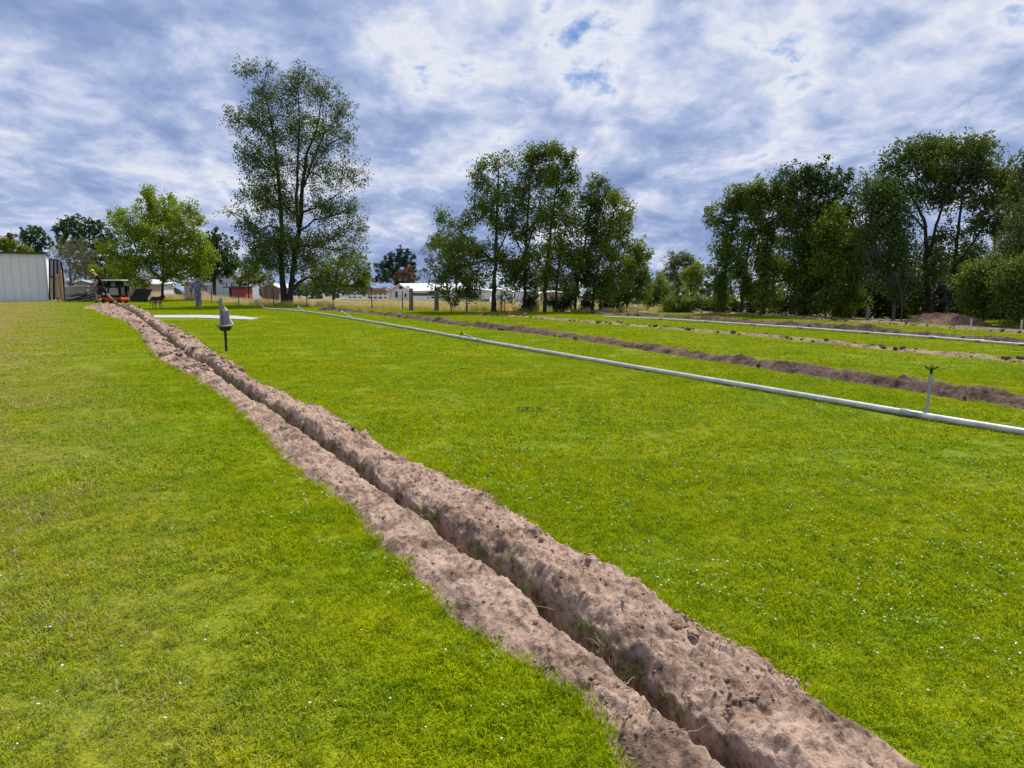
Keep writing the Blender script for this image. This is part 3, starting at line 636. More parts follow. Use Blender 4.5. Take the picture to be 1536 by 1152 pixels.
    if anyleaf: lb.build(crown, lm, root)
    return root
# ---- trees of the place -------------------------------------------------------------------------------------------------
tree('maple_tree', 'round yellow-green young tree with low branches beside the walking person', 52,
     [[(243, 447, 3.2), (244, 425, 2.6), (245, 400, 2.0), (244, 360, 1.4), (240, 320, .8)], [(244, 424, 2.0), (262, 405, 1.5), (282, 380, 1.0), (290, 350, .6)], [(244, 422, 2.0), (226, 402, 1.6), (206, 375, 1.1), (196, 350, .6)], [(244, 412, 1.4), (268, 412, 1.0), (290, 405, .6)], [(244, 420, 1.4), (218, 415, 1.0), (195, 402, .6)]],
     [(228, 300, 16, 18), (248, 322, 22, 26), (218, 325, 20, 24), (270, 335, 22, 26), (185, 335, 18, 20), (200, 355, 28, 26), (282, 360, 26, 26), (240, 360, 30, 30), (175, 378, 22, 17), (300, 378, 18, 24), (210, 392, 34, 20), (268, 395, 30, 20), (292, 402, 22, 16), (185, 400, 20, 14), (245, 385, 30, 24), (285, 312, 10, 12), (256, 298, 8, 10), (180, 318, 10, 10), (300, 330, 9, 12), (222, 290, 9, 9), (255, 415, 24, 12), (190, 418, 20, 9), (215, 424, 20, 9)],
     29000, 1, .175, LM['maple'], deep=.95, spread=.62, per=26, seed=1)
tree('elm_tree', 'tall open-crowned tree with twin dark trunks standing alone at the fence', 43,
     [[(428, 458, 8), (426, 430, 7), (424, 400, 6.5), (423, 360, 5.5), (420, 310, 4.5), (417, 250, 3.2), (408, 190, 2.0), (396, 130, .9)],
      [(433, 458, 7.5), (438, 425, 6), (442, 390, 6), (449, 330, 5), (454, 280, 4.0), (462, 230, 2.8), (474, 190, 1.6), (485, 150, .7)],
      [(447, 340, 4), (445, 300, 3.2), (448, 240, 2.4), (452, 180, 1.5), (450, 120, .7)], [(452, 290, 2.6), (470, 245, 1.9), (488, 205, 1.0), (505, 180, .5)],
      [(438, 436, 4), (446, 424, 3.2), (462, 416, 2.2), (485, 420, 1.2)], [(445, 370, 2.6), (470, 368, 2.0), (500, 375, 1.2), (530, 372, .6)], [(450, 320, 2.4), (480, 310, 1.6), (510, 290, .8)], [(421, 345, 2.4), (402, 338, 1.6), (380, 352, .9)]],
     [(378, 108, 20, 14, .6), (402, 105, 12, 10, .5), (392, 140, 22, 26, .7), (450, 112, 14, 16, .6), (435, 135, 30, 26, .8), (480, 140, 26, 24, .75), (508, 165, 22, 28, .55), (360, 175, 24, 22, .55), (395, 190, 30, 30, .85), (440, 190, 34, 34, .95), (488, 200, 34, 30, .7), (520, 205, 14, 22, .4), (375, 235, 20, 24, .9), (415, 250, 34, 34, 1.1), (470, 255, 34, 34, .75), (515, 262, 28, 28, .5), (540, 270, 12, 16, .35), (385, 295, 28, 26, 1.0), (430, 310, 34, 30, 1.1), (485, 310, 34, 28, .75), (525, 315, 26, 26, .5), (345, 318, 18, 7, .35), (375, 340, 20, 24, 1.1), (410, 365, 36, 26, 1.3), (390, 385, 28, 24, .9), (450, 372, 34, 26, 1.2), (500, 358, 34, 24, .8), (535, 345, 18, 24, .45), (545, 370, 12, 16, .4), (425, 398, 34, 20, .7), (378, 395, 18, 16, .4), (468, 396, 28, 18, .5), (515, 382, 22, 16, .45), (400, 418, 22, 12, .3)],
     60000, 1, .12, LM['elm'], deep=.85, spread=.60, per=24, seed=2)
tree('bushy_tree', 'low bushy light green tree behind the twin-trunked tall tree', 58, [[(500, 447, 3), (505, 415, 2.2), (508, 390, 1)]],
     [(480, 415, 26, 26), (515, 400, 28, 26), (540, 412, 18, 26), (500, 430, 40, 14), (545, 430, 14, 12)], 6500, 1, .22, LM['mid'], deep=.8, per=16, seed=3)
tree('garden_tree', 'dense mid-green tree behind the yellow-green tree and white barn', 84, [[(322, 446, 3), (322, 410, 2.4), (322, 370, 1)]],
     [(312, 370, 22, 26), (325, 395, 30, 22), (338, 385, 16, 26), (300, 405, 24, 20), (345, 400, 12, 16), (325, 352, 8, 10)], 6500, 1, .34, LM['far'], deep=.8, per=16, base_z=ground_far(-33, 84), seed=4)
tree('garden_tree', 'small olive-green tree between the red shed and the tall twin-trunked tree', 78, [[(373, 446, 1.6), (373, 425, 1.4), (373, 405, .7)]],
     [(365, 415, 14, 14), (380, 408, 16, 18), (395, 418, 14, 12), (370, 398, 12, 10)], 2200, 1, .26, LM['mid'], deep=.8, base_z=ground_far(-28, 78), seed=5)
# trees behind the shed
tree('shade_tree', 'broad dark green tree rising behind the grey weeping tree', 125, [[(128, 447, 3), (128, 400, 2.4), (126, 360, 1.2)]],
     [(100, 342, 22, 16), (125, 340, 22, 16), (148, 348, 18, 18), (95, 365, 18, 16), (120, 365, 26, 20), (150, 372, 20, 18), (165, 360, 10, 14), (135, 395, 24, 20), (160, 400, 20, 20)], 9000, 1, .46, LM['far'], deep=.8, per=16, base_z=ground_far(-72, 125), seed=6)
tree('shade_tree', 'smaller blue-green tree standing behind the shed roof', 120, [[(55, 447, 2), (54, 400, 1.6), (53, 365, 1)]],
     [(40, 355, 13, 11), (58, 350, 16, 12), (50, 368, 18, 12), (68, 362, 10, 10), (55, 390, 20, 14)], 3200, 1, .42, LM['far'], deep=.8, base_z=ground_far(-77, 120), seed=7)
tree('weeping_tree', 'grey-green weeping tree between the shed and the digging person', 88, [[(108, 446, 3.2), (107, 420, 2.4), (105, 390, 1.2)], [(108, 430, 1.8), (118, 400, 1.2), (125, 385, .6)]],
     [(92, 375, 20, 18), (112, 370, 20, 16), (127, 385, 14, 20), (85, 398, 16, 20), (105, 400, 24, 24), (122, 412, 16, 18), (100, 425, 20, 12)], 9000, 1, .20, LM['silver'], M_BARKG, deep=.8, per=16, narrow=.25, base_z=ground_far(-53, 88), seed=8)
tree('shrub', 'yellow-green bush showing above the shed roof', 75, [[(8, 446, 2), (9, 400, 1.5), (10, 375, .8)]], [(2, 366, 12, 8), (14, 368, 12, 9), (30, 374, 14, 5)], 1800, 1, .3, LM['mid'], deep=.8, cat='bush', seed=9)
tree('fir_tree', 'small dark conifer top showing above the shed', 140, [[(16, 447, 1.6), (16, 380, 1.0), (16, 343, .2)]], [(16, 350, 3.5, 6), (16, 360, 6, 6), (16, 372, 8, 8)], 700, 1, .5, LM['rust'], deep=.8, seed=10)
tree('garden_tree', 'light green tree behind the digging person', 82, [[(158, 447, 2), (158, 425, 1.6), (157, 405, .8)]], [(150, 410, 12, 14), (165, 408, 16, 14), (175, 420, 12, 10), (155, 424, 14, 10)], 2600, 1, .26, LM['mid'], deep=.8, base_z=ground_far(-45, 82), seed=11)
# middle distance behind the centre
tree('spruce_tree', 'dark blue-green tree with feathery upright tips behind the white farmhouse', 120, [[(594, 447, 2.4), (594, 410, 2), (594, 385, .8)]],
     [(575, 405, 12, 14), (590, 395, 14, 18), (606, 390, 12, 18), (618, 402, 9, 14), (568, 418, 8, 8), (595, 415, 26, 12), (622, 388, 3, 8), (612, 378, 4, 6), (600, 378, 5, 5), (582, 388, 5, 7), (572, 398, 4, 6)], 5000, 1, .55, LM['spruce'], deep=.8, narrow=.25, per=16, base_z=ground_far(-19, 120), seed=12)
tree('shrub', 'rusty red-leaved shrub behind the white farmhouse roof', 115, [[(607, 447, 1), (607, 425, .8), (607, 410, .4)]], [(600, 413, 8, 7), (614, 410, 8, 9), (622, 418, 9, 6)], 900, 1, .4, LM['rust'], deep=.8, cat='bush', base_z=ground_far(-17, 115), seed=13)
tree('willow_tree', 'thin pale grey-green tree with bare limbs left of the centre clump', 88, [[(672, 447, 2.6), (670, 415, 2), (662, 390, 1.2), (650, 372, .6)], [(671, 425, 1.6), (682, 400, 1.2), (690, 375, .7)], [(671, 420, 1.4), (656, 402, 1), (643, 395, .5)], [(684, 447, 1.6), (686, 410, 1.2), (688, 385, .6)]],
     [(645, 368, 13, 12, .7), (665, 358, 16, 14, .7), (650, 390, 14, 12, .6), (680, 385, 16, 16, .6), (640, 408, 12, 7, .5), (690, 360, 10, 12, .7)], 4200, 1, .2, LM['pale'], M_BARKG, deep=.8, spread=.56, per=24, base_z=ground_far(-8, 88), seed=14)
# centre clump
GC = 'trees of the centre clump'
tree('poplar_tree', 'leftmost centre clump tree with single thick dark trunk and long left limb', 34.9,
     [[(741, 466.5, 6), (741, 440, 5), (743, 400, 4.4), (744, 360, 3.6), (746, 310, 2.6), (748, 265, 1.5), (748, 235, .6)], [(742, 395, 2.8), (715, 368, 2.2), (690, 348, 1.4), (668, 330, .7)], [(744, 385, 2.4), (756, 360, 1.8), (768, 330, 1), (775, 290, .5)]],
     [(660, 322, 12, 14, .8), (680, 340, 20, 18, .7), (705, 330, 16, 16, .6), (660, 370, 16, 20, .9), (690, 375, 26, 24, 1.0), (720, 270, 16, 24, 1.0), (738, 250, 20, 18, .6), (765, 240, 14, 18, .4), (728, 310, 26, 28, 1.0), (755, 290, 24, 28, .8), (755, 335, 28, 24, .9), (715, 375, 24, 22, 1.0), (675, 410, 26, 20, 1.2), (710, 415, 30, 20, 1.2), (750, 385, 20, 20, .8), (655, 425, 14, 12, .8), (765, 400, 22, 20, .9)],
     17160, 1, .125, LM['poplar'], group=None, deep=.85, spread=.56, per=24, seed=20)
tree('poplar_tree', 'second tree of the centre clump with a slim straight trunk and leafy top', 35.4,
     [[(787, 467, 4.2), (787, 440, 3.6), (788, 400, 3.2), (790, 350, 2.6), (793, 300, 1.8), (796, 250, .9), (798, 225, .4)], [(789, 380, 2), (800, 340, 1.5), (815, 305, .8)], [(789, 390, 1.8), (772, 355, 1.3), (762, 320, .6)]],
     [(800, 235, 16, 18, 1.3), (822, 228, 14, 12, 1.2), (790, 265, 16, 24, 1.0), (815, 265, 18, 22, .9), (780, 300, 18, 24, .8), (808, 310, 20, 26, .8), (785, 345, 24, 24, .9), (800, 385, 24, 24, 1.1), (775, 410, 24, 22, 1.2), (800, 425, 22, 16, 1.0)],
     13200, 1, .125, LM['poplar'], deep=.85, spread=.56, per=24, seed=21)
tree('poplar_tree', 'tallest tree of the centre clump, twin stemmed, with a knobby leafy top', 34.6,
     [[(817, 468, 4.6), (817, 440, 4), (820, 400, 3.4), (826, 350, 2.6), (832, 300, 1.8), (838, 250, .9), (842, 230, .4)], [(834, 468, 3.0), (834, 435, 2.6), (838, 400, 2), (846, 355, 1.4), (850, 310, .7)]],
     [(835, 228, 12, 12, 1.2), (852, 240, 10, 16, 1.1), (858, 268, 12, 14, 1.0), (835, 262, 18, 20, .9), (845, 300, 22, 24, .7), (825, 330, 22, 26, .8), (858, 335, 18, 22, .7), (835, 375, 26, 26, .9), (860, 385, 20, 24, .9), (825, 415, 26, 20, .9), (850, 430, 20, 14, .7)],
     13200, 1, .125, LM['poplar'], deep=.85, spread=.56, per=24, seed=22)
tree('poplar_tree', 'grey-green tree of the centre clump with a rounded double top', 35.8,
     [[(862, 468, 3.6), (864, 440, 3), (872, 400, 2.4), (880, 350, 1.8), (888, 300, 1), (892, 270, .4)]],
     [(893, 275, 12, 14, .9), (880, 300, 18, 22, .8), (900, 315, 18, 24, .8), (915, 290, 10, 14, .8), (882, 345, 22, 24, .9), (905, 360, 22, 24, .8), (880, 390, 24, 22, 1.0), (895, 420, 24, 20, .9), (865, 420, 18, 18, .9)],
     11880, 1, .125, LM['elm'], deep=.85, spread=.56, per=24, seed=23)
tree('poplar_tree', 'tree of the centre clump with paired trunks and a fine rising limb to the right', 35.2,
     [[(889, 468, 4), (890, 440, 3.4), (894, 410, 2.8), (905, 370, 2), (918, 330, 1.2), (926, 300, .5)], [(901, 468, 3.6), (901, 440, 3), (908, 410, 2.4), (925, 380, 1.6), (942, 362, .8)]],
     [(925, 300, 14, 14, 1.0), (938, 320, 14, 20, .8), (920, 335, 20, 20, .7), (942, 345, 12, 14, .6), (930, 365, 20, 18, .6), (910, 385, 22, 20, .9), (955, 372, 16, 16, .8), (965, 385, 12, 14, .8), (940, 395, 22, 16, .9), (920, 420, 24, 18, 1.0), (905, 440, 20, 14, 1.0)],
     10560, 1, .125, LM['mid'], deep=.85, spread=.56, per=24, seed=24)
tree('poplar_tree', 'rightmost low leafy tree of the centre clump', 36.5, [[(940, 468.5, 2.6), (941, 440, 2.2), (946, 410, 1.6), (952, 385, .8)]],
     [(955, 400, 16, 16), (965, 420, 14, 14), (945, 425, 20, 18), (960, 445, 18, 12), (930, 445, 18, 14)], 5000, 1, .13, LM['mid'], deep=.85, per=14, seed=25)
for i, (px, py, w, h, lab) in enumerate([(795, 468, 18, 20, 'dark shrub at the foot of the slim straight trunk'), (830, 468, 16, 18, 'dark shrub under the twin-stemmed tallest tree'), (850, 468, 16, 26, 'upright shrub between trunks under the grey-green tree'), (915, 469, 18, 22, 'shrub beside the paired trunks'), (880, 468, 14, 24, 'thin shrub left of the paired trunks')]):
    tree('undergrowth_shrub', lab, 35.5 + .3 * i, [[(px, py, 1), (px, py - h * .5, .7), (px + 1, py - h, .3)]], [(px - w * .3, py - h * .45, w * .5, h * .5), (px + w * .3, py - h * .55, w * .5, h * .5), (px, py - h * .9, w * .35, h * .4)], 1300, 1, .11, LM['dark'], cat='shrub', per=10, seed=30 + i)
tree('sapling_tree', 'small upright leafy sapling beside a white stake near the wooden posts', 34.6, [[(677, 467, 1.2), (676, 450, 1), (672, 435, .5)], [(677, 462, .8), (688, 445, .6), (690, 432, .3)], [(677, 458, .8), (664, 445, .6), (658, 434, .3)]],
     [(665, 438, 7, 6), (676, 434, 6, 8), (688, 440, 7, 9), (672, 448, 8, 7), (683, 452, 8, 8), (660, 432, 4, 4)], 700, 1, .13, LM['young'], cat='tree', per=8, seed=36)
tree('sapling_tree', 'small tree with pale trunk right of the staked sapling', 35.0, [[(700, 466, 1.6), (700, 452, 1.5), (701, 442, 1), (703, 430, .4)]], [(697, 438, 9, 9), (707, 442, 9, 8), (702, 428, 8, 8), (714, 446, 6, 5)], 1100, 1, .12, LM['poplar'], M_BARKL, per=9, seed=37)
tree('sapling_tree', 'scraggly thin sapling between two trunks of the centre clump', 34.8, [[(757, 466, 1), (757, 450, .8), (760, 436, .4)], [(757, 456, .6), (768, 446, .3)]], [(753, 450, 5, 5), (763, 447, 6, 7), (756, 440, 5, 6), (768, 455, 4, 4)], 260, 1, .11, LM['poplar'], per=6, seed=38)
# hedge and trees in the gap
tree('hedge_tree', 'silvery green round tree standing behind the hedge', 62, [[(1015, 452, 2), (1015, 425, 1.6), (1016, 400, .8)]], [(1010, 395, 16, 16), (1025, 388, 14, 12), (1035, 405, 16, 18), (1005, 418, 16, 16), (1025, 428, 24, 14)], 4500, 1, .21, LM['pale'], deep=.8, seed=40)
tree('hedge_tree', 'light green tree left of the silvery round tree at the hedge', 40, [[(981, 469, 1.8), (981, 445, 1.4), (983, 425, .7)]], [(975, 432, 16, 14), (992, 425, 14, 16), (985, 448, 18, 12), (968, 450, 14, 12), (1000, 446, 12, 12)], 3200, 1, .13, LM['mid'], deep=.8, spread=.62, per=20, seed=41)
tree('hedge_tree', 'yellow-green tree in front of the silvery round tree', 44, [[(1035, 464, 1.6), (1036, 440, 1.4), (1037, 415, .6)]], [(1030, 412, 10, 12), (1045, 402, 10, 12), (1040, 428, 14, 12), (1052, 418, 8, 12)], 1900, 1, .15, LM['young'], deep=.8, spread=.56, per=24, seed=42)
for i in range(6):
    x = 1003 + i * 14; tree('hedge_shrub', 'dense dark green shrub in the clipped hedge row', 35.0 + .15 * i, [[(x, 469, 1.2), (x, 460, 1), (x + 1, 452, .5)]], [(x - 4, 461, 8, 8), (x + 5, 459, 8, 9), (x, 452, 8, 6), (x + 3, 466, 9, 5)], 1500, 1, .10, LM['ivy'] if i % 2 else LM['mid'], cat='shrub', group='shrubs of the hedge row', per=12, seed=50 + i, twig=False)
# right-hand belt
tree('ivy_tree', 'leftmost tree of the right-hand belt with ivy-clad trunk', 33.4, [[(1085, 470, 4.5), (1085, 440, 4), (1089, 400, 3.2), (1096, 350, 2.2), (1103, 310, 1.2), (1108, 290, .4)]],
     [(1108, 292, 16, 14), (1098, 312, 20, 18, .8), (1118, 310, 16, 20, .8), (1075, 330, 14, 18, .7), (1095, 345, 16, 20, .8), (1118, 340, 12, 16, .5), (1070, 370, 10, 14, .5), (1088, 385, 12, 26, 1.5), (1084, 425, 12, 24, 1.8), (1085, 452, 9, 18, 1.6), (1066, 408, 10, 8, .8), (1062, 320, 8, 12, .6)], 10560, 1, .125, LM['poplar'], deep=.8, spread=.56, per=24, seed=60)
tree('ivy_tree', 'second slim tree of the right-hand belt with forked leaning stem', 32.8, [[(1111, 470, 3.6), (1112, 440, 3), (1117, 400, 2.6), (1124, 370, 2), (1132, 330, 1.3), (1138, 290, .5)], [(1117, 405, 2), (1108, 370, 1.4), (1110, 330, .7)]],
     [(1135, 285, 14, 16), (1150, 298, 12, 18), (1130, 315, 16, 20, .8), (1145, 340, 16, 18, .7), (1125, 355, 14, 16, .6), (1110, 405, 14, 16, 1.0), (1122, 430, 12, 18, .9), (1145, 370, 12, 16, .5), (1110, 378, 12, 14, .6)], 9240, 1, .125, LM['poplar'], deep=.8, spread=.56, per=24, seed=61)
tree('ivy_tree', 'third tree of the right-hand belt with pale green lower limb', 32.6, [[(1145, 470.5, 4), (1145, 440, 3.4), (1147, 400, 2.6), (1152, 350, 1.8), (1160, 310, .8)]],
     [(1165, 290, 14, 18), (1172, 320, 18, 22), (1160, 355, 16, 20, .7), (1145, 395, 14, 18, .9), (1165, 400, 22, 14, 1.0), (1148, 430, 14, 20, 1.2), (1178, 405, 14, 10, 1), (1142, 455, 12, 14, 1)], 9240, 1, .125, LM['mid'], deep=.8, spread=.56, per=24, seed=62)
tree('ivy_tree', 'massive dark ivy-smothered tree in the right-hand belt', 31.8, [[(1205, 472, 8), (1206, 430, 7), (1208, 380, 5.5), (1212, 320, 4), (1216, 280, 2), (1218, 250, .6)]],
     [(1215, 262, 22, 18), (1190, 275, 24, 24), (1240, 285, 22, 24), (1270, 272, 8, 16, .7), (1262, 258, 8, 6, .6), (1200, 315, 30, 28), (1240, 325, 30, 28), (1265, 315, 20, 20), (1205, 365, 28, 32, 1.2), (1240, 375, 34, 32, 1.2), (1205, 415, 24, 30, 1.3), (1235, 420, 26, 28, 1.2), (1270, 360, 26, 26), (1205, 452, 16, 20, 1.2), (1236, 245, 6, 10, .4), (1280, 290, 8, 16, .6)], 27000, 1, .135, LM['ivy'], deep=.9, spread=.56, per=24, seed=63)
tree('ivy_tree', 'leafy mid-green tree in front of the massive dark tree', 30.6, [[(1238, 475, 2.4), (1238, 440, 2), (1242, 400, 1.4), (1248, 360, .6)]],
     [(1250, 330, 22, 20), (1232, 350, 20, 18), (1262, 365, 24, 20), (1285, 378, 18, 14), (1245, 395, 26, 20), (1270, 410, 24, 20), (1258, 440, 24, 16), (1240, 455, 18, 14), (1280, 450, 16, 14)], 11220, 1, .125, LM['mid'], deep=.8, spread=.56, per=24, seed=64)
tree('old_tree', 'grey half-bare leaning tree with fine dead twigs beside the grey post', 29.8, [[(1340, 480, 4), (1338, 450, 3.4), (1332, 420, 2.8), (1322, 385, 2.2), (1312, 355, 1.4), (1300, 335, .6)], [(1336, 430, 2), (1345, 395, 1.4), (1350, 360, .7)]],
     [(1310, 300, 20, 22, .8), (1330, 285, 20, 18, .8), (1345, 310, 22, 22, .7), (1320, 335, 26, 22, .7), (1300, 355, 22, 20, .6), (1345, 350, 24, 22, .7), (1330, 385, 26, 20, .7), (1300, 275, 10, 12, .5), (1300, 395, 24, 22, .8), (1340, 420, 26, 22, .9)], 16000, 1, .12, LM['elm'], M_BARKG, deep=.85, spread=.9, per=12, seed=65)
tree('old_tree', 'great spreading tree with heavy forked trunk beside the soil pile', 30.4,
     [[(1397, 482, 7.5), (1396, 450, 6.5), (1392, 410, 5.5), (1390, 370, 4.6), (1386, 330, 3.6), (1378, 300, 2.6), (1362, 275, 1.8), (1350, 255, .8)], [(1393, 385, 3.8), (1402, 340, 3), (1412, 300, 2.2), (1420, 260, 1.5), (1425, 230, .6)],
      [(1430, 483, 5.5), (1430, 440, 4.8), (1430, 390, 4), (1433, 340, 3), (1438, 295, 2.4), (1445, 255, 1)], [(1432, 400, 3), (1452, 370, 2.2), (1475, 335, 2), (1500, 310, .9)], [(1435, 430, 3), (1465, 400, 2.2), (1495, 370, 1.4), (1520, 350, .6)], [(1388, 345, 2.6), (1370, 320, 2), (1352, 305, 1), (1335, 300, .5)]],
     [(1350, 250, 26, 20, .7), (1375, 225, 28, 18, .8), (1410, 218, 30, 16, 1.0), (1440, 225, 24, 20, 1.0), (1475, 225, 24, 18, .9), (1395, 255, 30, 22, .9), (1430, 260, 30, 24, .9), (1468, 258, 26, 24, .9), (1500, 262, 16, 20, .6), (1365, 285, 26, 18, .6), (1410, 295, 28, 20, .6), (1450, 295, 28, 20, .8), (1485, 300, 24, 20, .8), (1515, 270, 22, 20, 1.0), (1528, 300, 20, 20, .9), (1340, 280, 16, 16, .6), (1470, 335, 28, 18, .7), (1505, 340, 22, 18, .7), (1415, 350, 20, 18, .5), (1395, 400, 26, 24, .6), (1450, 390, 28, 22, .6)],
     29000, 1, .125, LM['elm'], deep=.9, spread=.56, per=24, seed=66)
tree('old_tree', 'broad tree with bare upper twigs behind the leafy young tree by the mound', 27.5, [[(1560, 492, 7), (1558, 440, 6), (1552, 380, 4.6), (1545, 320, 3), (1535, 280, 1.4)]],
     [(1530, 250, 22, 18), (1550, 280, 26, 26), (1520, 300, 20, 20), (1580, 300, 30, 30), (1550, 330, 30, 28), (1590, 360, 34, 30), (1545, 385, 28, 26), (1580, 420, 34, 28)], 9000, 1, .12, LM['elm'], deep=.9, spread=.56, per=24, seed=67)
tree('willow_tree', 'pale yellow-green drooping tree at the frame edge above the young trees', 26.5, [[(1575, 492, 5), (1570, 430, 4), (1560, 380, 2.4), (1548, 340, 1)]],
     [(1520, 345, 14, 22), (1535, 320, 16, 24), (1530, 375, 22, 24), (1555, 355, 24, 30), (1510, 380, 14, 14), (1550, 395, 30, 22)], 6500, 1, .12, LM['willow'], deep=.85, spread=.85, narrow=.3, per=14, seed=68)
tree('young_tree', 'leafy young tree with slim trunk standing in front of the soil pile', 26.2, [[(1476, 484, 2.0), (1476, 460, 1.7), (1477, 430, 1.2), (1480, 405, .5)]],
     [(1465, 405, 18, 13), (1490, 398, 20, 14), (1455, 425, 18, 12), (1480, 425, 24, 16), (1465, 445, 20, 12), (1450, 455, 12, 9), (1495, 440, 16, 16), (1475, 462, 18, 9)], 5500, 1, .115, LM['poplar'], deep=.85, spread=.75, per=14, seed=69)
tree('young_tree', 'rightmost leafy young tree with pale slim trunk near the white stake', 24.8, [[(1522, 489, 2.2), (1522, 465, 1.9), (1523, 435, 1.3), (1525, 405, .6)]],
     [(1515, 405, 20, 14), (1540, 400, 22, 16), (1505, 425, 16, 13), (1530, 430, 26, 18), (1510, 452, 18, 14), (1540, 455, 24, 16), (1560, 430, 20, 20), (1522, 472, 18, 8)], 6500, 1, .11, LM['poplar'], M_BARKG, deep=.85, spread=.75, per=14, seed=70)
# dead brushwood and undergrowth in the belt
M_BARKD = simple('bark_dead', (.115, .10, .09), (.07, .06, .055), 8, .95, 0, .5, (1, 1, .25))
def bare(name, label, d, trunks, lobes, n, seed, bark=M_BARKD): return tree(name, label, d, trunks, lobes, n, 0, .1, LM['dark'], bark, per=3, barecrown=True, seed=seed, cat='dead tree', tipr=.4)
bare('dead_tree', 'bare grey dead sapling with fanning branches left of the old leaning tree', 29.0, [[(1301, 480, 1.4), (1302, 440, 1.2), (1306, 400, .9), (1312, 370, .5)], [(1302, 430, .8), (1296, 400, .5), (1298, 370, .3)], [(1303, 420, .8), (1316, 390, .5), (1324, 365, .3)]], [(1300, 385, 14, 22), (1318, 380, 16, 22), (1308, 410, 18, 16)], 240, 80)
bare('dead_tree', 'pale bare dead tree with split stem at the soil pile', 28.6, [[(1352, 482, 1.8), (1352, 450, 1.6), (1350, 430, 1.2), (1345, 405, .7)], [(1352, 446, 1.3), (1358, 425, 1), (1364, 400, .5)], [(1352, 455, .8), (1335, 430, .5), (1325, 410, .3)]], [(1348, 415, 20, 16), (1365, 412, 12, 18), (1335, 425, 16, 16), (1355, 450, 20, 14)], 260, 81)
bare('dead_tree', 'tangle of pale dead branches hanging above the soil pile', 28.0, [[(1428, 476, 1.4), (1426, 450, 1.2), (1422, 430, .8), (1415, 415, .4)], [(1427, 452, .8), (1440, 435, .5), (1452, 425, .3)]], [(1420, 430, 18, 14), (1440, 440, 18, 14), (1415, 450, 16, 10)], 300, 82)
bare('dead_tree', 'thin bare grey crown sticking out above the great spreading tree', 31.4, [[(1492, 486, 3), (1490, 400, 2.4), (1490, 320, 1.6), (1494, 270, 1), (1500, 235, .5)], [(1491, 300, 1), (1505, 260, .6), (1512, 228, .3)]], [(1500, 235, 14, 20), (1490, 260, 14, 18), (1508, 255, 10, 20)], 260, 83)
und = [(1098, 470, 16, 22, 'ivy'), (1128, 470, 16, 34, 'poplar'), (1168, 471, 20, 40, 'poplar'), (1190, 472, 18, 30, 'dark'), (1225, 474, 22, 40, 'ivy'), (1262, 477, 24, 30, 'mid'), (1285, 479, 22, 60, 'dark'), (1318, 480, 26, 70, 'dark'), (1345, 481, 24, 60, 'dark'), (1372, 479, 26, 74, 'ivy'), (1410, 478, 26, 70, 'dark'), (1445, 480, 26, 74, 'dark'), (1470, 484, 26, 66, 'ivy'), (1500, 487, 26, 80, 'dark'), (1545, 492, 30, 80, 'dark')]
wh = ['at the foot of the leftmost ivy-clad tree', 'between the second and third slim trees', 'right of the pale green lower limb', 'left of the massive dark trunk', 'right of the massive dark trunk', 'in front of the mid-green leafy tree', 'left of the grey wooden post', 'behind the bare fanning sapling', 'behind the pale split dead tree', 'left of the heavy forked trunk', 'behind the soil pile, between the forked stems', 'behind the right end of the soil pile', 'behind the young tree by the mound', 'between the two leafy young trees', 'behind the rightmost young tree']
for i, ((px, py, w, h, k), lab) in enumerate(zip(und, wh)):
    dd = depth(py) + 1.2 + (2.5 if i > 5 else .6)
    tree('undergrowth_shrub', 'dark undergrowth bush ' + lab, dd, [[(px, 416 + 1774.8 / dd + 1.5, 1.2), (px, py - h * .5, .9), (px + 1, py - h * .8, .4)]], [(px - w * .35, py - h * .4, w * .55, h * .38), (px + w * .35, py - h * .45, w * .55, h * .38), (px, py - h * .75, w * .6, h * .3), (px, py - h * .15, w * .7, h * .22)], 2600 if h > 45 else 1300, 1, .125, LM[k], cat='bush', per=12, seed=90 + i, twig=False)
belt = [(1095, 380, 60, 'ivy'), (1160, 350, 90, 'ivy'), (1225, 340, 110, 'dark'), (1290, 350, 110, 'ivy'), (1345, 345, 110, 'dark'), (1400, 360, 100, 'ivy'), (1455, 350, 110, 'dark'), (1515, 345, 120, 'ivy')]
wb = ['behind the leftmost ivy-clad tree', 'behind the third slim tree', 'behind the massive dark tree', 'behind the bare fanning sapling', 'behind the old leaning tree', 'behind the heavy forked trunk', 'behind the second stem of the great tree', 'behind the two young trees']
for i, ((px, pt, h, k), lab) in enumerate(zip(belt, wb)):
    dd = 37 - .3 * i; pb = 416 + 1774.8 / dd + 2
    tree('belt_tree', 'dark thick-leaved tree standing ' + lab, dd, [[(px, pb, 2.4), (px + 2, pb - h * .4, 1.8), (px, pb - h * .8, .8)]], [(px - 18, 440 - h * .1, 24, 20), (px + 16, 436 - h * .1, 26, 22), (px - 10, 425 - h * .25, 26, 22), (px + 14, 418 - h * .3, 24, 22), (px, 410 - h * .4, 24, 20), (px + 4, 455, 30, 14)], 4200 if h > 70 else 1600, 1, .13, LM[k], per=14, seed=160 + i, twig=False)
# far tree line closing the horizon
for i in range(26):
    px = -160 + i * 76; dd = 190 + 40 * math.sin(i * 2.3); hpx = 14 + 9 * abs(math.sin(i * 1.7)); bx = at(px, 440, dd)
    tree('horizon_tree', 'far-off dark tree on the horizon beyond the fields', dd, [[(px, 449, 1.2), (px, 440, 1), (px + 1, 432, .4)]], [(px - 16, 440, 22, hpx * .55), (px + 14, 438, 24, hpx * .6), (px + 2, 440 - hpx * .5, 18, hpx * .5), (px + 34, 442, 20, hpx * .5)], 700, 1, 1.0, LM['far'], group='far trees along the horizon', base_z=ground_far(bx.x, dd), per=10, twig=False, seed=120 + i)
rng = np.random.default_rng(5)
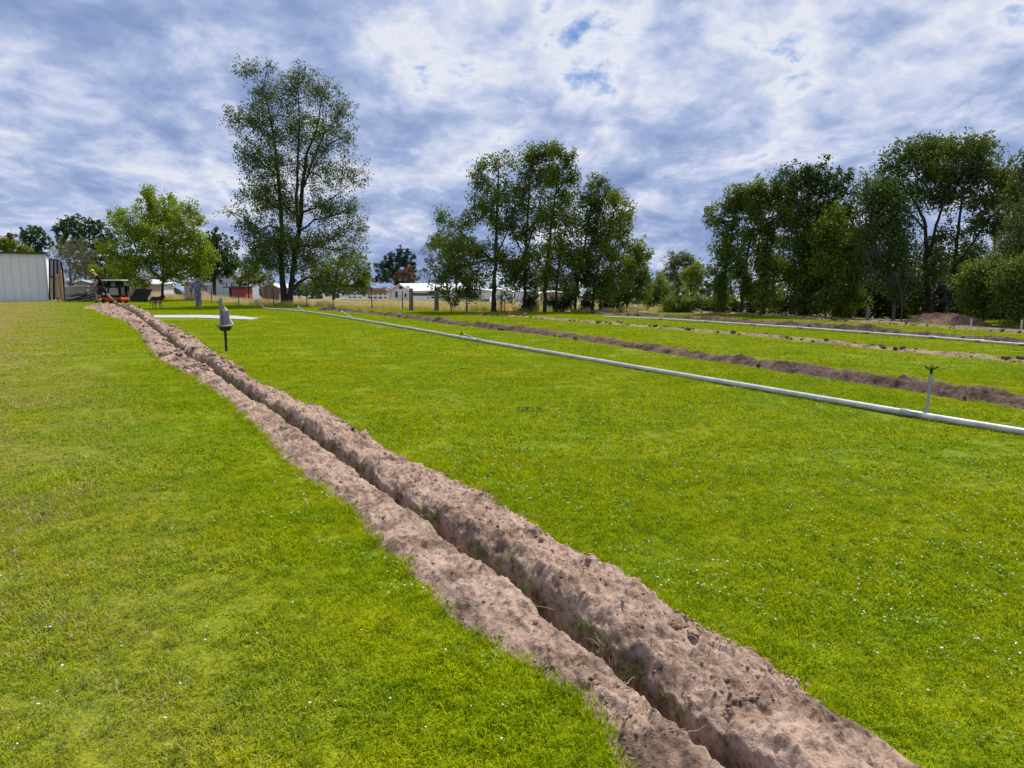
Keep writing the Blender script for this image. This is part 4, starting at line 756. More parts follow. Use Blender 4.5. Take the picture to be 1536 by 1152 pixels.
# ------------------------------------------------------------------ irrigation pipes
M_ALU = simple('aluminium_pipe', (.58, .58, .58), (.42, .42, .42), 5, .5, .35, 0, (1, 1, 1))
M_ALU2 = simple('coupler_metal', (.45, .46, .47), (.28, .29, .30), 12, .5, .7)
M_GALV = simple('galvanised', (.38, .41, .43), (.25, .28, .30), 14, .5, .6)
M_BLACK = simple('black_plastic', (.010, .010, .011), (.016, .016, .016), 10, .6, spec=.12)
M_WPIPE = simple('white_pipe', (.68, .67, .63), (.52, .50, .45), 4, .5)
def tube_obj(name, parent, mat, pts, r, n=12, smooth=True):
    mb = MB(); mb.tube(pts, r, n); return mb.build(name, mat, parent, smooth)
def sprinkler_head(parent, p, dirv, mat=M_BLACK):
    """small impact sprinkler: body, two splayed arms and nozzle, sitting at p on an axis dirv"""
    z = np.array(dirv) / np.linalg.norm(dirv); x = np.cross(z, [0, 1, 0]); x /= np.linalg.norm(x); y = np.cross(z, x); p = np.array(p)
    mb = MB(); mb.tube([p, p + z * .05, p + z * .08], [.014, .015, .009], 8)
    h = mb.build('sprinkler_head', mat, parent, True)
    a = MB(); a.tube([p + z * .05, p + z * .055 + x * .035, p + z * .085 + x * .075], [.008, .008, .009], 6); a.build('nozzle', mat, h, True)
    a = MB(); a.tube([p + z * .05, p + z * .06 - x * .03, p + z * .09 - x * .07], [.006, .007, .010], 6); a.build('swing_arm', mat, h, True)
    a = MB(); a.tube([p + z * .075 - x * .03, p + z * .10, p + z * .075 + x * .03], .006, 5); a.build('bridge', mat, h, True)
    return h
PR = .040
j_px = [(397, 462.5), (455, 467), (527, 477.5), (720, 511), (1371, 621.5)]
J = [np.array(gp(x, y, PR)) for x, y in j_px]; e = np.array(gp(1536, 648, PR)); J.append(J[-1] + (e - J[-1]) / np.linalg.norm(e - J[-1]) * 8.5)
pipe = thing('irrigation_pipe', (0, 0, 0), 'long silver aluminium irrigation pipe with sprinkler risers lying across the near lawn', 'pipe')
for i in range(len(J) - 1):
    a, b_ = J[i], J[i + 1]; d = (b_ - a) / np.linalg.norm(b_ - a); k = np.linspace(0, 1, 14)[:, None]; pts = a + (b_ - a) * k
    sd_n = np.array([d[1], -d[0], 0]); pts = pts + sd_n * (.035 * np.sin(np.pi * k) * rng.normal(0, 1)) ; pts[:, 2] += rng.normal(0, .002, 14) * np.sin(np.pi * k[:, 0]); tube_obj('pipe_section', pipe, M_ALU, pts, PR, 14)
for i in range(len(J) - 1):
    d = (J[i + 1] - J[i]) / np.linalg.norm(J[i + 1] - J[i]); c = J[i]
    mb = MB(); mb.tube([c - d * .16, c - d * .15, c - d * .06, c - d * .055, c + d * .10, c + d * .11], [PR + .003, PR + .010, PR + .010, PR + .005, PR + .005, PR + .002], 14); cp = mb.build('coupler', M_ALU2, pipe, True)
    mb = MB(); mb.tube([c - d * .20 + np.array([0, -.05, .015]), c - d * .10 + np.array([0, -.062, .03]), c + d * .0 + np.array([0, -.056, .025])], .009, 6); mb.build('latch', M_ALU2, cp, True)
rs = [((397, 462), (386, 452.5)), ((455, 466), (446, 459.5)), ((527, 476), (511, 466)), ((716, 509), (695, 503)), ((1390, 621), (1396.5, 561))]
for i, (b_, t_) in enumerate(rs):
    p0 = np.array(gp(b_[0], b_[1], PR)); d0_ = p0[1]; p1 = np.array(at(t_[0], t_[1], d0_ + (.25 if i == 3 else .12 if i < 3 else .06)))
    if i == 3: p1[2] = .15
    else: p1[2] = max(p1[2], .25)
    r_ = tube_obj('riser', pipe, M_GALV, [p0, p0 + (p1 - p0) * .1, p0 + (p1 - p0) * .8, p1], [.026, .017, .016, .018], 10)
    sprinkler_head(r_, p1, p1 - p0)
    mb = MB(); dd_ = (p1 - p0) / np.linalg.norm(p1 - p0); mb.tube([p1 - dd_ * .10, p1 - dd_ * .02], [.023, .023], 10); mb.build('collar', M_ALU2, r_, True)
p2 = thing('irrigation_pipe', (0, 0, 0), 'far white irrigation pipe lying beside the dark soil row', 'pipe')
f_px = [(905, 475), (990, 478.3), (1060, 482.3), (1130, 487.2), (1200, 491.6), (1300, 498.8), (1400, 506), (1470, 511.5), (1536, 517), (1720, 532)]
G = [np.array(gp(x, y, .05)) for x, y in f_px]
for a, b_ in zip(G[:-1], G[1:]): tube_obj('pipe_section', p2, M_WPIPE, [a, a * .5 + b_ * .5, b_], .030, 10)
for c in G[1:-1]:
    mb = MB(); d = (G[-1] - G[0]) / np.linalg.norm(G[-1] - G[0]); mb.tube([c - d * .1, c + d * .1], .037, 10); mb.build('coupler', M_ALU2, p2, True)

# ------------------------------------------------------------------ spiked stand with tubes
M_GREYP = simple('grey_tube', (.24, .25, .25), (.17, .18, .18), 9, .6)
M_IRON = simple('dark_iron', (.022, .020, .019), (.045, .035, .028), 14, .7)
M_DISC = simple('disc_grey', (.20, .20, .19), (.13, .13, .125), 14, .6)
M_WHITE = simple('white_plastic', (.75, .75, .74), (.62, .62, .60), 8, .5)
M_BLUE = simple('blue_ribbon', (.06, .32, .62), (.05, .25, .5), 8, .6)
b0 = gp(339.5, 527); sd = b0.y; k_ = sd / F
st = thing('marker_stand', tuple(b0), 'black spiked stand holding two grey upright tubes on a round tray', 'stand')
def zz(py): return at(339.5, py, sd).z
def xx(px): return at(px, 480, sd).x - b0.x
mb = MB(); mb.tube([(0, 0, -.15), (0, 0, zz(494))], [.024, .029], 10); mb.build('spike', M_IRON, st, True)
mb = MB(); mb.lathe((0, 0, 0), [(.03, zz(496.5)), (.09, zz(496)), (.12, zz(494)), (.135, zz(490.5)), (.12, zz(490))], 20); mb.build('bowl', M_IRON, st, True)
mb = MB(); mb.lathe((0, 0, 0), [(.14, zz(490.2)), (.185, zz(489.6)), (.19, zz(488)), (.175, zz(487)), (.10, zz(486.8))], 24); mb.build('tray', M_DISC, st, True)
mb = MB(); x1 = xx(332.6); mb.tube([(x1, 0, zz(487)), (x1, 0, zz(447.5))], [.040, .038], 14); tl = mb.build('tall_tube', M_GREYP, st, True)
mb = MB(); x2 = xx(340.6); mb.tube([(x2, -.03, zz(487)), (x2, -.03, zz(466))], [.068, .066], 16); mb.build('short_tube', M_GREYP, st, True)
mb = MB(); x3 = xx(345.5); mb.tube([(x3 + .03, .02, zz(487)), (x3 - .02, .03, zz(478))], [.032, .010], 8); mb.build('white_cone', M_WHITE, st, True)
mb = MB(); x4 = xx(337.5); mb.tube([(x4 + .02, .06, zz(466)), (x4 - .02, .06, zz(460))], [.03, .008], 6); mb.build('white_tag', M_WHITE, st, True)
mb = MB(); x5 = xx(328.3); mb.add([(x5 - .03, .02, zz(453)), (x5 + .03, .02, zz(452.5)), (x5 + .035, .03, zz(459)), (x5 + .0, .01, zz(456)), (x5 - .03, .026, zz(453)), (x5 + .03, .026, zz(452.5)), (x5 + .035, .036, zz(459)), (x5, .016, zz(456))], [np.array([[0, 1, 2, 3], [7, 6, 5, 4], [0, 4, 5, 1], [1, 5, 6, 2], [2, 6, 7, 3], [3, 7, 4, 0]])]); mb.build('ribbon', M_BLUE, st)

# ------------------------------------------------------------------ concrete slab
M_CONC = simple('pale_concrete', (.46, .45, .42), (.34, .33, .31), 3, .9, 0, .3)
mb = MB(); mb.prism([tuple(p) for p in slab_poly][::-1], -.05, .035); tag(mb.build('concrete_slab', M_CONC, None, False, .01), 'long pale concrete slab set flush in the lawn behind the stand', 'slab')

# ------------------------------------------------------------------ shed with ribbed panels
M_SHED = simple('shed_metal', (.80, .81, .83), (.75, .76, .78), 2, .65, 0); M_TRIM = simple('shed_trim', (.66, .71, .78), None, 3, .45, .1); M_ROOF = simple('dark_roof', (.04, .042, .045), (.06, .06, .06), 6, .6)
sd_ = 51.0; c0 = at(72.5, 451, sd_); shed = thing('metal_shed', (c0.x, c0.y, -.05), 'pale grey ribbed metal shed with dark low roof', 'shed', R(30))
W = 10.0; H0 = at(72.5, 380, sd_).z; H1 = H0 + .05; DEP = 7.0
def roofz(x): return H0 + (H1 - H0) * (-x) / W
mb = MB(); mb.add([(-W, .05, 0), (0, .05, 0), (0, .05, H0), (-W, .05, H1), (-W, DEP, 0), (0, DEP, 0), (0, DEP, H0), (-W, DEP, H1)], [np.array([[0, 1, 2, 3], [5, 4, 7, 6], [1, 5, 6, 2], [4, 0, 3, 7], [3, 2, 6, 7]])]); mb.build('wall', M_SHED, shed)
pw = 10.45 * sd_ / F
for i in range(int(W / pw)):
    x1 = -.06 - i * pw; x0 = x1 - pw; mb = MB(); e_ = .012
    y = .03
    prof = [(x0 + .002, y), (x0 + .012, y - .035), (x0 + .045, y - .035), (x0 + .055, y), (x1 - .004, y), (x1 - .004, .05), (x0 + .002, .05)]
    V = [(a, b_, .04) for a, b_ in prof] + [(a, b_, roofz(a) - .03) for a, b_ in prof]; n = len(prof)
    mb.add(V, [np.array([[j, (j + 1) % n, n + (j + 1) % n, n + j] for j in range(n)]), np.array([list(range(n))[::-1]]), np.array([list(range(n, 2 * n))])]); mb.build('panel', M_SHED, shed)
pbox('corner_trim', shed, M_TRIM, (0, 0.02, H0 / 2), (.13, .16, H0))
pbox('base_trim', shed, M_ROOF, (-W / 2, -.005, .03), (W - .2, .03, .07))
mb = MB(); mb.add([(-W - .2, -.18, H1 + .02), (.12, -.18, H0), (.12, DEP + .2, H0), (-W - .2, DEP + .2, H1 + .02), (-W - .2, -.18, H1 + .14), (.12, -.18, H0 + .11), (.12, DEP + .2, H0 + .11), (-W - .2, DEP + .2, H1 + .14)], [np.array([[3, 2, 1, 0], [4, 5, 6, 7], [0, 1, 5, 4], [1, 2, 6, 5], [2, 3, 7, 6], [3, 0, 4, 7]])]); mb.build('roof', M_ROOF, shed)

# black steel rack with sheets and leaning boards
M_STEEL = simple('black_steel', (.02, .02, .022), None, 9, .5, .3); M_SHEET = simple('grey_sheet', (.40, .43, .46), (.32, .35, .38), 2, .5, .2); M_WOODO = simple('orange_board', (.46, .27, .13), (.36, .20, .09), 4, .75, 0, 0, (6, 6, .4)); M_WOODG = simple('grey_wood', (.20, .18, .155), (.12, .105, .09), 5, .9, 0, .3, (6, 6, .5))
rd = 50.6
def P_(px, py, d=rd): return np.array(at(px, py, d))
rk = thing('storage_rack', tuple(gp(85, 451)), 'black steel rack with rounded corner holding grey sheets against the shed', 'rack'); ro = np.array(rk.location)
for pts in ([(74.5, 450), (74.5, 391)], [(81, 450), (80.5, 390)], [(87, 450), (86, 391)], [(96.5, 450), (95.5, 425), (93.5, 405), (91.5, 393.5), (87.5, 390.5), (74.5, 389.5)]):
    mb = MB(); mb.tube([P_(*q) - ro for q in pts], .055, 6); mb.build('frame_bar', M_STEEL, rk)
for y in (415,):
    for xa, xb in ((74.5, 81), (87, 95)): mb = MB(); mb.tube([P_(xa, y) - ro, P_(xb, y) - ro], .045, 6); mb.build('cross_bar', M_STEEL, rk)
for (xa, xb, yt) in ((75.5, 79.5, 392), (81.6, 85.6, 392), (87.6, 92.5, 394)):
    a = P_(xa, 449, rd + .35) - ro; b_ = P_(xb, 449, rd + .35) - ro; t_ = P_(xa, yt, rd + .35) - ro; t2 = P_(xb - .6, yt, rd + .35) - ro
    mb = MB(); mb.add([a, b_, t2, t_, a + [0, .03, 0], b_ + [0, .03, 0], t2 + [0, .03, 0], t_ + [0, .03, 0]], [np.array([[0, 1, 2, 3], [7, 6, 5, 4], [0, 4, 5, 1], [1, 5, 6, 2], [2, 6, 7, 3], [3, 7, 4, 0]])]); mb.build('sheet', M_SHEET, rk)
for i, (xa, ya, xb, yb, w, lab) in enumerate(((87.2, 450, 85.2, 411, .18, 'wide orange board leaning on the black rack'), (94.5, 450, 90.5, 404, .13, 'tall narrow orange board leaning in the rounded rack corner'), (76.8, 449, 76.2, 417, .10, 'short thin board leaning by the shed corner'))):
    a = P_(xa, ya, rd - .55); b_ = P_(xb, yb, rd - .12); a[2] = .0; d = (b_ - a); L = np.linalg.norm(d); c = (a + b_) / 2
    mb = MB(); ang = math.atan2(d[0], d[2]); mb.box((0, 0, L / 2), (w, .04, L)); o = mb.build('leaning_board', M_WOODO); o.location = a; o.rotation_euler = (math.asin(-d[1] / L), ang, 0); tag(o, lab, 'board')

# low grey wall, scrap pile
M_BLOCK = simple('grey_block', (.27, .265, .265), (.20, .195, .195), 3, .9, 0, .3)
lw = thing('low_wall', tuple(at(115, 450, 53)), 'low grey rendered wall behind the scrap wood', 'wall'); k53 = 53 / F
pbox('wall_face', lw, M_BLOCK, (0, 0, .45), (36 * k53, .2, 1.02)); pbox('coping', lw, M_CONC, (0.3, 0, .985), (26 * k53, .28, .06)); pbox('red_cap', lw, simple('red_cap', (.14, .03, .035), None, 5, .6), (-.45, -.02, 1.05), (16 * k53, .24, .05))
sp = thing('scrap_wood_pile', tuple(gp(122, 452)), 'untidy pile of grey scrap boards and sticks beside the shed', 'wood pile')
r2 = random.Random(3)
M_SCR = simple('scrap_dark', (.085, .065, .06), (.05, .04, .038), 5, .9)
for i in range(46):
    L = r2.uniform(.5, 1.5); a = r2.uniform(-.5, .5) + (math.pi if r2.random() < .5 else 0); x = r2.gauss(.1, .45); h = max(.03, .52 * math.exp(-(x / .55) ** 2) * r2.random()); m = r2.choice([M_SCR, M_SCR, M_WHITE if i % 5 == 0 else M_WOODG, M_IRON if i % 4 == 0 else M_SCR])
    pbox('board', sp, m, (x, r2.gauss(0, .3), h + .05), (L, r2.uniform(.05, .12), .03), a, r2.uniform(-.3, .3), r2.uniform(-.35, .35))

# ------------------------------------------------------------------ machine with black canopy and orange body, black tilted panel
M_ORANGE = simple('orange_paint', (.62, .055, .012), (.50, .045, .012), 3, .4); M_RUB = simple('rubber', (.02, .02, .02), None, 12, .85)
md_ = 46.5; mc = at(173, 454.2, md_); mch = thing('utility_machine', (mc.x, mc.y, 0), 'orange-bodied machine with black open-sided frame behind the digging person', 'machine'); km = md_ / F
def mpt(px, py, y=0): q = at(px, py, md_); return (q.x - mc.x, y, q.z)
def slabpoly(name, parent, mat, pts, y0, y1, bevel=0):
    n = len(pts); V = [(p[0], y0, p[2]) for p in pts] + [(p[0], y1, p[2]) for p in pts]
    mb = MB(); mb.add(V, [np.array([list(range(n))]), np.array([list(range(n, 2 * n))[::-1]]), np.array([[i, n + i, n + (i + 1) % n, (i + 1) % n] for i in range(n)])]); return mb.build(name, mat, parent, False, bevel)
body = slabpoly('body', mch, M_ORANGE, [mpt(156.5, 451.5), mpt(188.5, 451.8), mpt(189.3, 448.5), mpt(187, 446), mpt(158, 445.6)], -.45, .45, .04)
slabpoly('upper_panel', mch, M_BLACK, [mpt(156, 431.5), mpt(182, 431.8), mpt(185.8, 429), mpt(185.5, 421.5), mpt(156, 421.3)], -.05, .05, .01)
slabpoly('roof_sheet', mch, M_WHITE, [mpt(155.5, 421.2), mpt(186, 421.2), mpt(186, 419.6), mpt(155.5, 419.6)], -.35, .5, .01)
for y in (-.38, .38):
    slabpoly('pillar', mch, M_BLACK, [mpt(183.5, 446), mpt(187, 446), mpt(186, 428), mpt(181.5, 430)], y - .03, y + .03)
    slabpoly('pillar', mch, M_BLACK, [mpt(156.8, 446), mpt(158.8, 446), mpt(158.4, 421.2), mpt(156.4, 421.2)], y - .03, y + .03)
slabpoly('sill', mch, M_BLACK, [mpt(157, 445.7), mpt(187, 446), mpt(186.8, 442.8), mpt(157, 442.5)], -.42, .42)
for px in (161, 184):
    for y in (-.4, .4): mb = MB(); c = mpt(px, 451.2, y); mb.tube([(c[0], y - .06, .13), (c[0], y + .06, .13)], .13, 14); mb.build('wheel', M_RUB, mch, True)
em = [mpt(168.3, 428.8), mpt(168.3, 425), mpt(169.2, 423.5), mpt(170.4, 422.8), mpt(171.6, 423.5), mpt(172.6, 425), mpt(172.6, 428.8)]
mb = MB(); mb.tube([(p[0], -.06, p[2]) for p in em], .018, 5); mb.tube([(em[0][0], -.06, em[0][2]), (em[-1][0], -.06, em[-1][2])], .018, 5); mb.tube([mpt(169.4, 426.6, -.06), mpt(171.5, 426.6, -.06)], .02, 5); mb.build('emblem', simple('emblem_white', (.55, .56, .56), None, 4, .6), mch)
mb = MB(); mb.tube([mpt(158.5, 425, -.06), mpt(161, 422.8, -.06)], .02, 5); mb.build('mark', simple('emblem_white2', (.5, .5, .5), None, 4, .6), mch)
bp = thing('black_ramp', tuple(gp(208, 453.2)), 'black tilted panel on small wheels beside the orange machine', 'ramp'); bo = np.array(bp.location); bd = bo[1]
def bpt(px, py): q = at(px, py, bd); return (q.x - bo[0], 0, q.z - bo[2])
q = [bpt(193.3, 448), bpt(197.5, 452.3), bpt(219, 452.3), bpt(221.5, 434), bpt(197.5, 433.6)]
n = len(q); V = [(p[0], .75 * p[2] - .1, p[2]) for p in q] + [(p[0], .75 * p[2] + .05, p[2]) for p in q]
mb = MB(); mb.add(V, [np.array([list(range(n))]), np.array([list(range(n, 2 * n))[::-1]]), np.array([[i, n + i, n + (i + 1) % n, (i + 1) % n] for i in range(n)])]); mb.build('panel', M_BLACK, bp, False, .01)
mb = MB(); c = bpt(219.5, 450); mb.tube([(c[0], -.1, .12), (c[0], 0, .12)], .12, 14); mb.build('wheel', M_RUB, bp, True)
mb = MB(); c = bpt(196.3, 450); mb.tube([(c[0], -.13, 0), (c[0], -.08, .25)], .02, 6); mb.build('leg', M_DISC, bp, True)

# ------------------------------------------------------------------ people
M_SKIN = simple('skin', (.40, .22, .15), (.36, .19, .13), 8, .6); M_TSHIRT = simple('black_cotton', (.008, .008, .010), (.013, .013, .015), 6, .95, spec=.04); M_SHORTS = simple('navy_cotton', (.016, .022, .04), None, 6, .9)
M_CAP = simple('yellow_cap', (.50, .66, .04), None, 5, .7); M_BOOT = simple('dark_boot', (.02, .02, .022), None, 8, .7); M_GREYBOOT = simple('grey_boot', (.12, .12, .13), None, 8, .7); M_HAIR = simple('dark_hair', (.015, .012, .012), None, 12, .6); M_HOOD = simple('grey_hoodie', (.155, .185, .25), (.12, .145, .20), 7, .95, 0, .3)
mm, nt, b = newmat('striped_trousers'); wv = nd(nt, 'ShaderNodeTexWave'); wv.inputs['Scale'].default_value = 5; wv.inputs['Distortion'].default_value = 1.2; tcn = nd(nt, 'ShaderNodeTexCoord'); nt.links.new(tcn.outputs['Object'], wv.inputs['Vector'])
nt.links.new(ramp_node(nt, wv.outputs[1], [(.5, (.06, .08, .14)), (.7, (.30, .34, .42))]), b.inputs['Base Color']); b.inputs['Roughness'].default_value = .9; M_TROU = mm
def skin(name, parent, mat, joints, edges, rootj, sub=1):
    names = list(joints); me = bpy.data.meshes.new(name); me.from_pydata([joints[k][:3] for k in names], [(names.index(a), names.index(b_)) for a, b_ in edges], [])
    o = bpy.data.objects.new(name, me); COL.objects.link(o); o.parent = parent; me.materials.append(mat)
    sm = o.modifiers.new('skin', 'SKIN'); sm.use_smooth_shade = True
    if not me.skin_vertices: me.skin_vertices.new(name='skin') if hasattr(me.skin_vertices, 'new') else None
    dat = me.skin_vertices[0].data
    for i, k in enumerate(names):
        r = joints[k][3]; dat[i].radius = (r, r) if not isinstance(r, tuple) else r; dat[i].use_root = (k == rootj)
    ss = o.modifiers.new('sub', 'SUBSURF'); ss.levels = 1; ss.render_levels = 1
    return o
def chain(*k): return list(zip(k[:-1], k[1:]))
def hand(J, E, pre, wrist, w, d, side, curl=.5):
    """palm, four fingers and a thumb continuing the arm from the wrist along d"""
    d = np.array(d, float) / np.linalg.norm(d); s_ = np.array(side, float); s_ -= d * (s_ @ d); s_ /= np.linalg.norm(s_); nrm = np.cross(d, s_); w = np.array(w)
    J[pre + 'palm'] = (*(w + d * .055), .034); E.append((wrist, pre + 'palm'))
    for i, (o_, L) in enumerate(((-.03, .066), (-.010, .078), (.010, .073), (.030, .058))):
        b_ = w + d * .085 + s_ * o_; c = b_ + d * L * .5 + nrm * L * .25 * curl; e_ = c + d * L * .3 + nrm * L * .5 * curl
        for nme, p, r in (('a', b_, .0105), ('b', c, .0095), ('c', e_, .008)): J[f'{pre}f{i}{nme}'] = (*p, r)
        E += chain(pre + 'palm', f'{pre}f{i}a', f'{pre}f{i}b', f'{pre}f{i}c')
    t0 = w + d * .035 - s_ * .035; t1 = w + d * .075 - s_ * .055 + nrm * .015
    J[pre + 't0'] = (*t0, .012); J[pre + 't1'] = (*t1, .0095); E += chain(pre + 'palm', pre + 't0', pre + 't1')
def figure(root, J, hl, hr, side):
    E = chain('pelvis', 'waist', 'chest', 'neck', 'head', 'crown') + chain('head', 'nose') + chain('chest', 'shl', 'ell', 'wrl') + chain('chest', 'shr', 'elr', 'wrr') + chain('pelvis', 'hipl', 'knl', 'anl', 'tol') + chain('pelvis', 'hipr', 'knr', 'anr', 'tor')
    JJ = dict(J); hand(JJ, E, 'hl', 'wrl', J['wrl'][:3], hl, side); hand(JJ, E, 'hr', 'wrr', J['wrr'][:3], hr, side)
    return skin('body', root, M_SKIN, JJ, E, 'pelvis')
def lerp(a, b_, t, r): return tuple(a[i] + (b_[i] - a[i]) * t for i in range(3)) + (r,)
def ellip(name, parent, mat, c, r, prof=None, zmin=-1, tilt=None):
    v = IV2 * np.array(r); v[:, 2] = np.maximum(v[:, 2], zmin * r[2])
    if tilt is not None: v = v @ np.array(Matrix.Rotation(tilt, 3, 'Y')).T
    mb = MB(); mb.add(v + np.array(c), [IF2]); return mb.build(name, mat, parent, True)
# digging person
d1 = 39.6; s1 = d1 / F; o1 = at(150, 455.2, d1); pz = .17
per1 = thing('person', (o1.x, d1, o1.z), 'person in yellow cap, black t-shirt and dark shorts bending and stepping with a shovel', 'person')
def q1(px, py, y, r): return ((px - 150) * s1, y, (455.2 - py) * s1, r)
J1 = dict(pelvis=q1(154.3, 432.5, 0, .135), waist=q1(152.5, 425, 0, .125), chest=q1(150, 417.5, 0, .145), neck=q1(146.2, 412.6, 0, .058), head=q1(142.9, 410.0, 0, .088), crown=q1(142.0, 407.9, 0, .082), nose=q1(140.0, 410.6, 0, .016),
          shl=q1(150.2, 416.5, -.19, .062), ell=q1(152.2, 424.3, -.25, .046), wrl=q1(147.0, 429.6, -.16, .032), shr=q1(149.2, 416.2, .18, .062), elr=q1(148.0, 424.0, .24, .046), wrr=q1(142.8, 427.8, .10, .032),
          hipl=q1(153.2, 435.0, -.09, .095), knl=q1(148.2, 444.0, -.11, .066), anl=q1(147.3, 452.8, -.10, .042), tol=q1(144.6, 454.4, -.11, .036), hipr=q1(156.0, 434.6, .09, .095), knr=q1(161.3, 443.2, .10, .066), anr=q1(168.6, 450.0, .10, .042), tor=q1(170.4, 453.6, .10, .036))
figure(per1, J1, (-.55, .1, -.8), (-.5, -.1, -.8), (0, 1, 0))
JS = dict(pel=q1(155.2, 437.0, 0, .150), wai=J1['waist'][:3] + (.142,), che=J1['chest'][:3] + (.160,), nb=lerp(J1['chest'], J1['neck'], .75, .075), sl=J1['shl'][:3] + (.078,), ul=lerp(J1['shl'], J1['ell'], .55, .066), sr=J1['shr'][:3] + (.078,), ur=lerp(J1['shr'], J1['elr'], .55, .066))
skin('t_shirt', per1, M_TSHIRT, JS, chain('pel', 'wai', 'che', 'nb') + chain('che', 'sl', 'ul') + chain('che', 'sr', 'ur'), 'pel')
JP = dict(p=q1(153.4, 428.0, 0, .146), h=q1(154.5, 433.5, 0, .15), hl=J1['hipl'][:3] + (.122,), kl=lerp(J1['hipl'], J1['knl'], .78, .105), hr=J1['hipr'][:3] + (.122,), kr=lerp(J1['hipr'], J1['knr'], .78, .105))
skin('shorts', per1, M_SHORTS, JP, chain('p', 'h', 'hl', 'kl') + chain('h', 'hr', 'kr'), 'h')
skin('boot', per1, M_BOOT, dict(a=lerp(J1['anl'], J1['knl'], .22, .056), b=J1['anl'][:3] + (.056,), c=J1['tol'][:3] + (.045,)), chain('a', 'b', 'c'), 'b')
skin('boot', per1, M_GREYBOOT, dict(a=lerp(J1['anr'], J1['knr'], .32, .060), b=J1['anr'][:3] + (.056,), c=J1['tor'][:3] + (.045,)), chain('a', 'b', 'c'), 'b')
cp_ = ellip('cap', per1, M_CAP, (J1['crown'][0] + .005, 0, J1['crown'][2] + .02), (.112, .10, .095), zmin=-.25, tilt=-.25)
mb = MB(); cx_ = J1['crown'][0] - .10; mb.box((cx_ - .02, 0, J1['crown'][2] - .015), (.11, .15, .014), 0, 0, 0, -.35); mb.build('brim', M_CAP, cp_, False, .005)
ellip('beard', per1, M_HAIR, (J1['head'][0] - .045, 0, J1['head'][2] - .06), (.05, .06, .045))
sh = thing('shovel', tuple(np.array([o1.x, d1, o1.z])), 'dark shovel held by the person in the yellow cap', 'shovel')
mb = MB(); a = np.array(q1(147.2, 427.5, -.10, 0)[:3]); b_ = np.array(q1(139.8, 446.5, -.05, 0)[:3]); mb.tube([a, b_], .017, 8); mb.build('handle', M_IRON, sh, True)
dv = (b_ - a) / np.linalg.norm(b_ - a); mb = MB(); e_ = b_ + dv * .27; mb.add([b_ + [0, -.09, 0], b_ + [0, .09, 0], b_ + dv * .18 + [0, .10, 0], e_, b_ + dv * .18 + [0, -.10, 0], b_ + [.012, -.09, .004], b_ + [.012, .09, .004], b_ + dv * .18 + [.012, .10, .004], e_ + [.012, 0, .004], b_ + dv * .18 + [.012, -.10, .004]], [np.array([[0, 1, 2, 3, 4]]), np.array([[9, 8, 7, 6, 5]]), np.array([[i, 5 + i, 5 + (i + 1) % 5, (i + 1) % 5] for i in range(5)])]); mb.build('blade', M_GREYBOOT, sh)
# walking person
d2 = 37.8; s2 = d2 / F; o2 = gp(297, 463.0)
per2 = thing('person', tuple(o2), 'person with dark hair in grey hoodie and striped trousers walking away, arm swung out', 'person')
def q2(px, py, y, r): return ((px - 297) * s2, y, (463.3 - py) * s2, r)
J2 = dict(pelvis=q2(297.6, 440, 0, .13), waist=q2(297.8, 432, 0, .125), chest=q2(298.2, 425.5, 0, .14), neck=q2(299, 420.0, 0, .055), head=q2(299.2, 416.4, .02, .088), crown=q2(299.3, 414.6, .01, .085), nose=q2(299.6, 416.4, .11, .016),
          shl=q2(292.8, 424, 0, .06), ell=q2(289.4, 433, -.04, .046), wrl=q2(288.3, 439.5, -.02, .032), shr=q2(303.6, 424, 0, .06), elr=q2(308.2, 431.2, .05, .046), wrr=q2(311.8, 436.8, .03, .032),
          hipl=q2(295.6, 442, 0, .095), knl=q2(296.0, 451.5, .05, .066), anl=q2(295.8, 460.8, -.03, .042), tol=q2(295.6, 462.4, .12, .036), hipr=q2(299.6, 442, 0, .095), knr=q2(300.2, 451.3, .06, .066), anr=q2(301.2, 459.6, -.16, .042), tor=q2(301.6, 462.2, -.02, .036))
figure(per2, J2, (-.05, .05, -1), (.6, .1, -.75), (0, 1, 0))
JS = dict(hem=q2(297.4, 441.5, 0, .165), wai=q2(297.6, 434, 0, .16), che=q2(298.2, 426, 0, .165), nb=q2(299, 421.8, 0, .085), sl=q2(292.9, 424.4, 0, .085), el=J2['ell'][:3] + (.072,), wl=lerp(J2['ell'], J2['wrl'], .9, .05), sr=q2(303.4, 424.4, 0, .085), er=J2['elr'][:3] + (.072,), wr=lerp(J2['elr'], J2['wrr'], .9, .05))
hd_ = skin('hoodie', per2, M_HOOD, JS, chain('hem', 'wai', 'che', 'nb') + chain('che', 'sl', 'el', 'wl') + chain('che', 'sr', 'er', 'wr'), 'wai'); ellip('hood', per2, M_HOOD, (q2(299, 421.6, -.06, 0)[:3]), (.11, .07, .06))
JP = dict(p=q2(297.6, 440, 0, .138), hl=J2['hipl'][:3] + (.105,), kl=J2['knl'][:3] + (.088,), al=lerp(J2['anl'], J2['knl'], .06, .078), hr=J2['hipr'][:3] + (.105,), kr=J2['knr'][:3] + (.088,), ar=lerp(J2['anr'], J2['knr'], .06, .078))
skin('trousers', per2, M_TROU, JP, chain('p', 'hl', 'kl', 'al') + chain('p', 'hr', 'kr', 'ar'), 'p')
for t_ in ('l', 'r'): skin('shoe', per2, M_WHITE, dict(a=J2['an' + t_][:2] + (J2['an' + t_][2] - .02, .052), b=J2['to' + t_][:3] + (.04,)), [('a', 'b')], 'a')
ellip('hair', per2, M_HAIR, (J2['crown'][0], J2['crown'][1] - .012, J2['crown'][2] + .01), (.102, .108, .105), zmin=-.8)
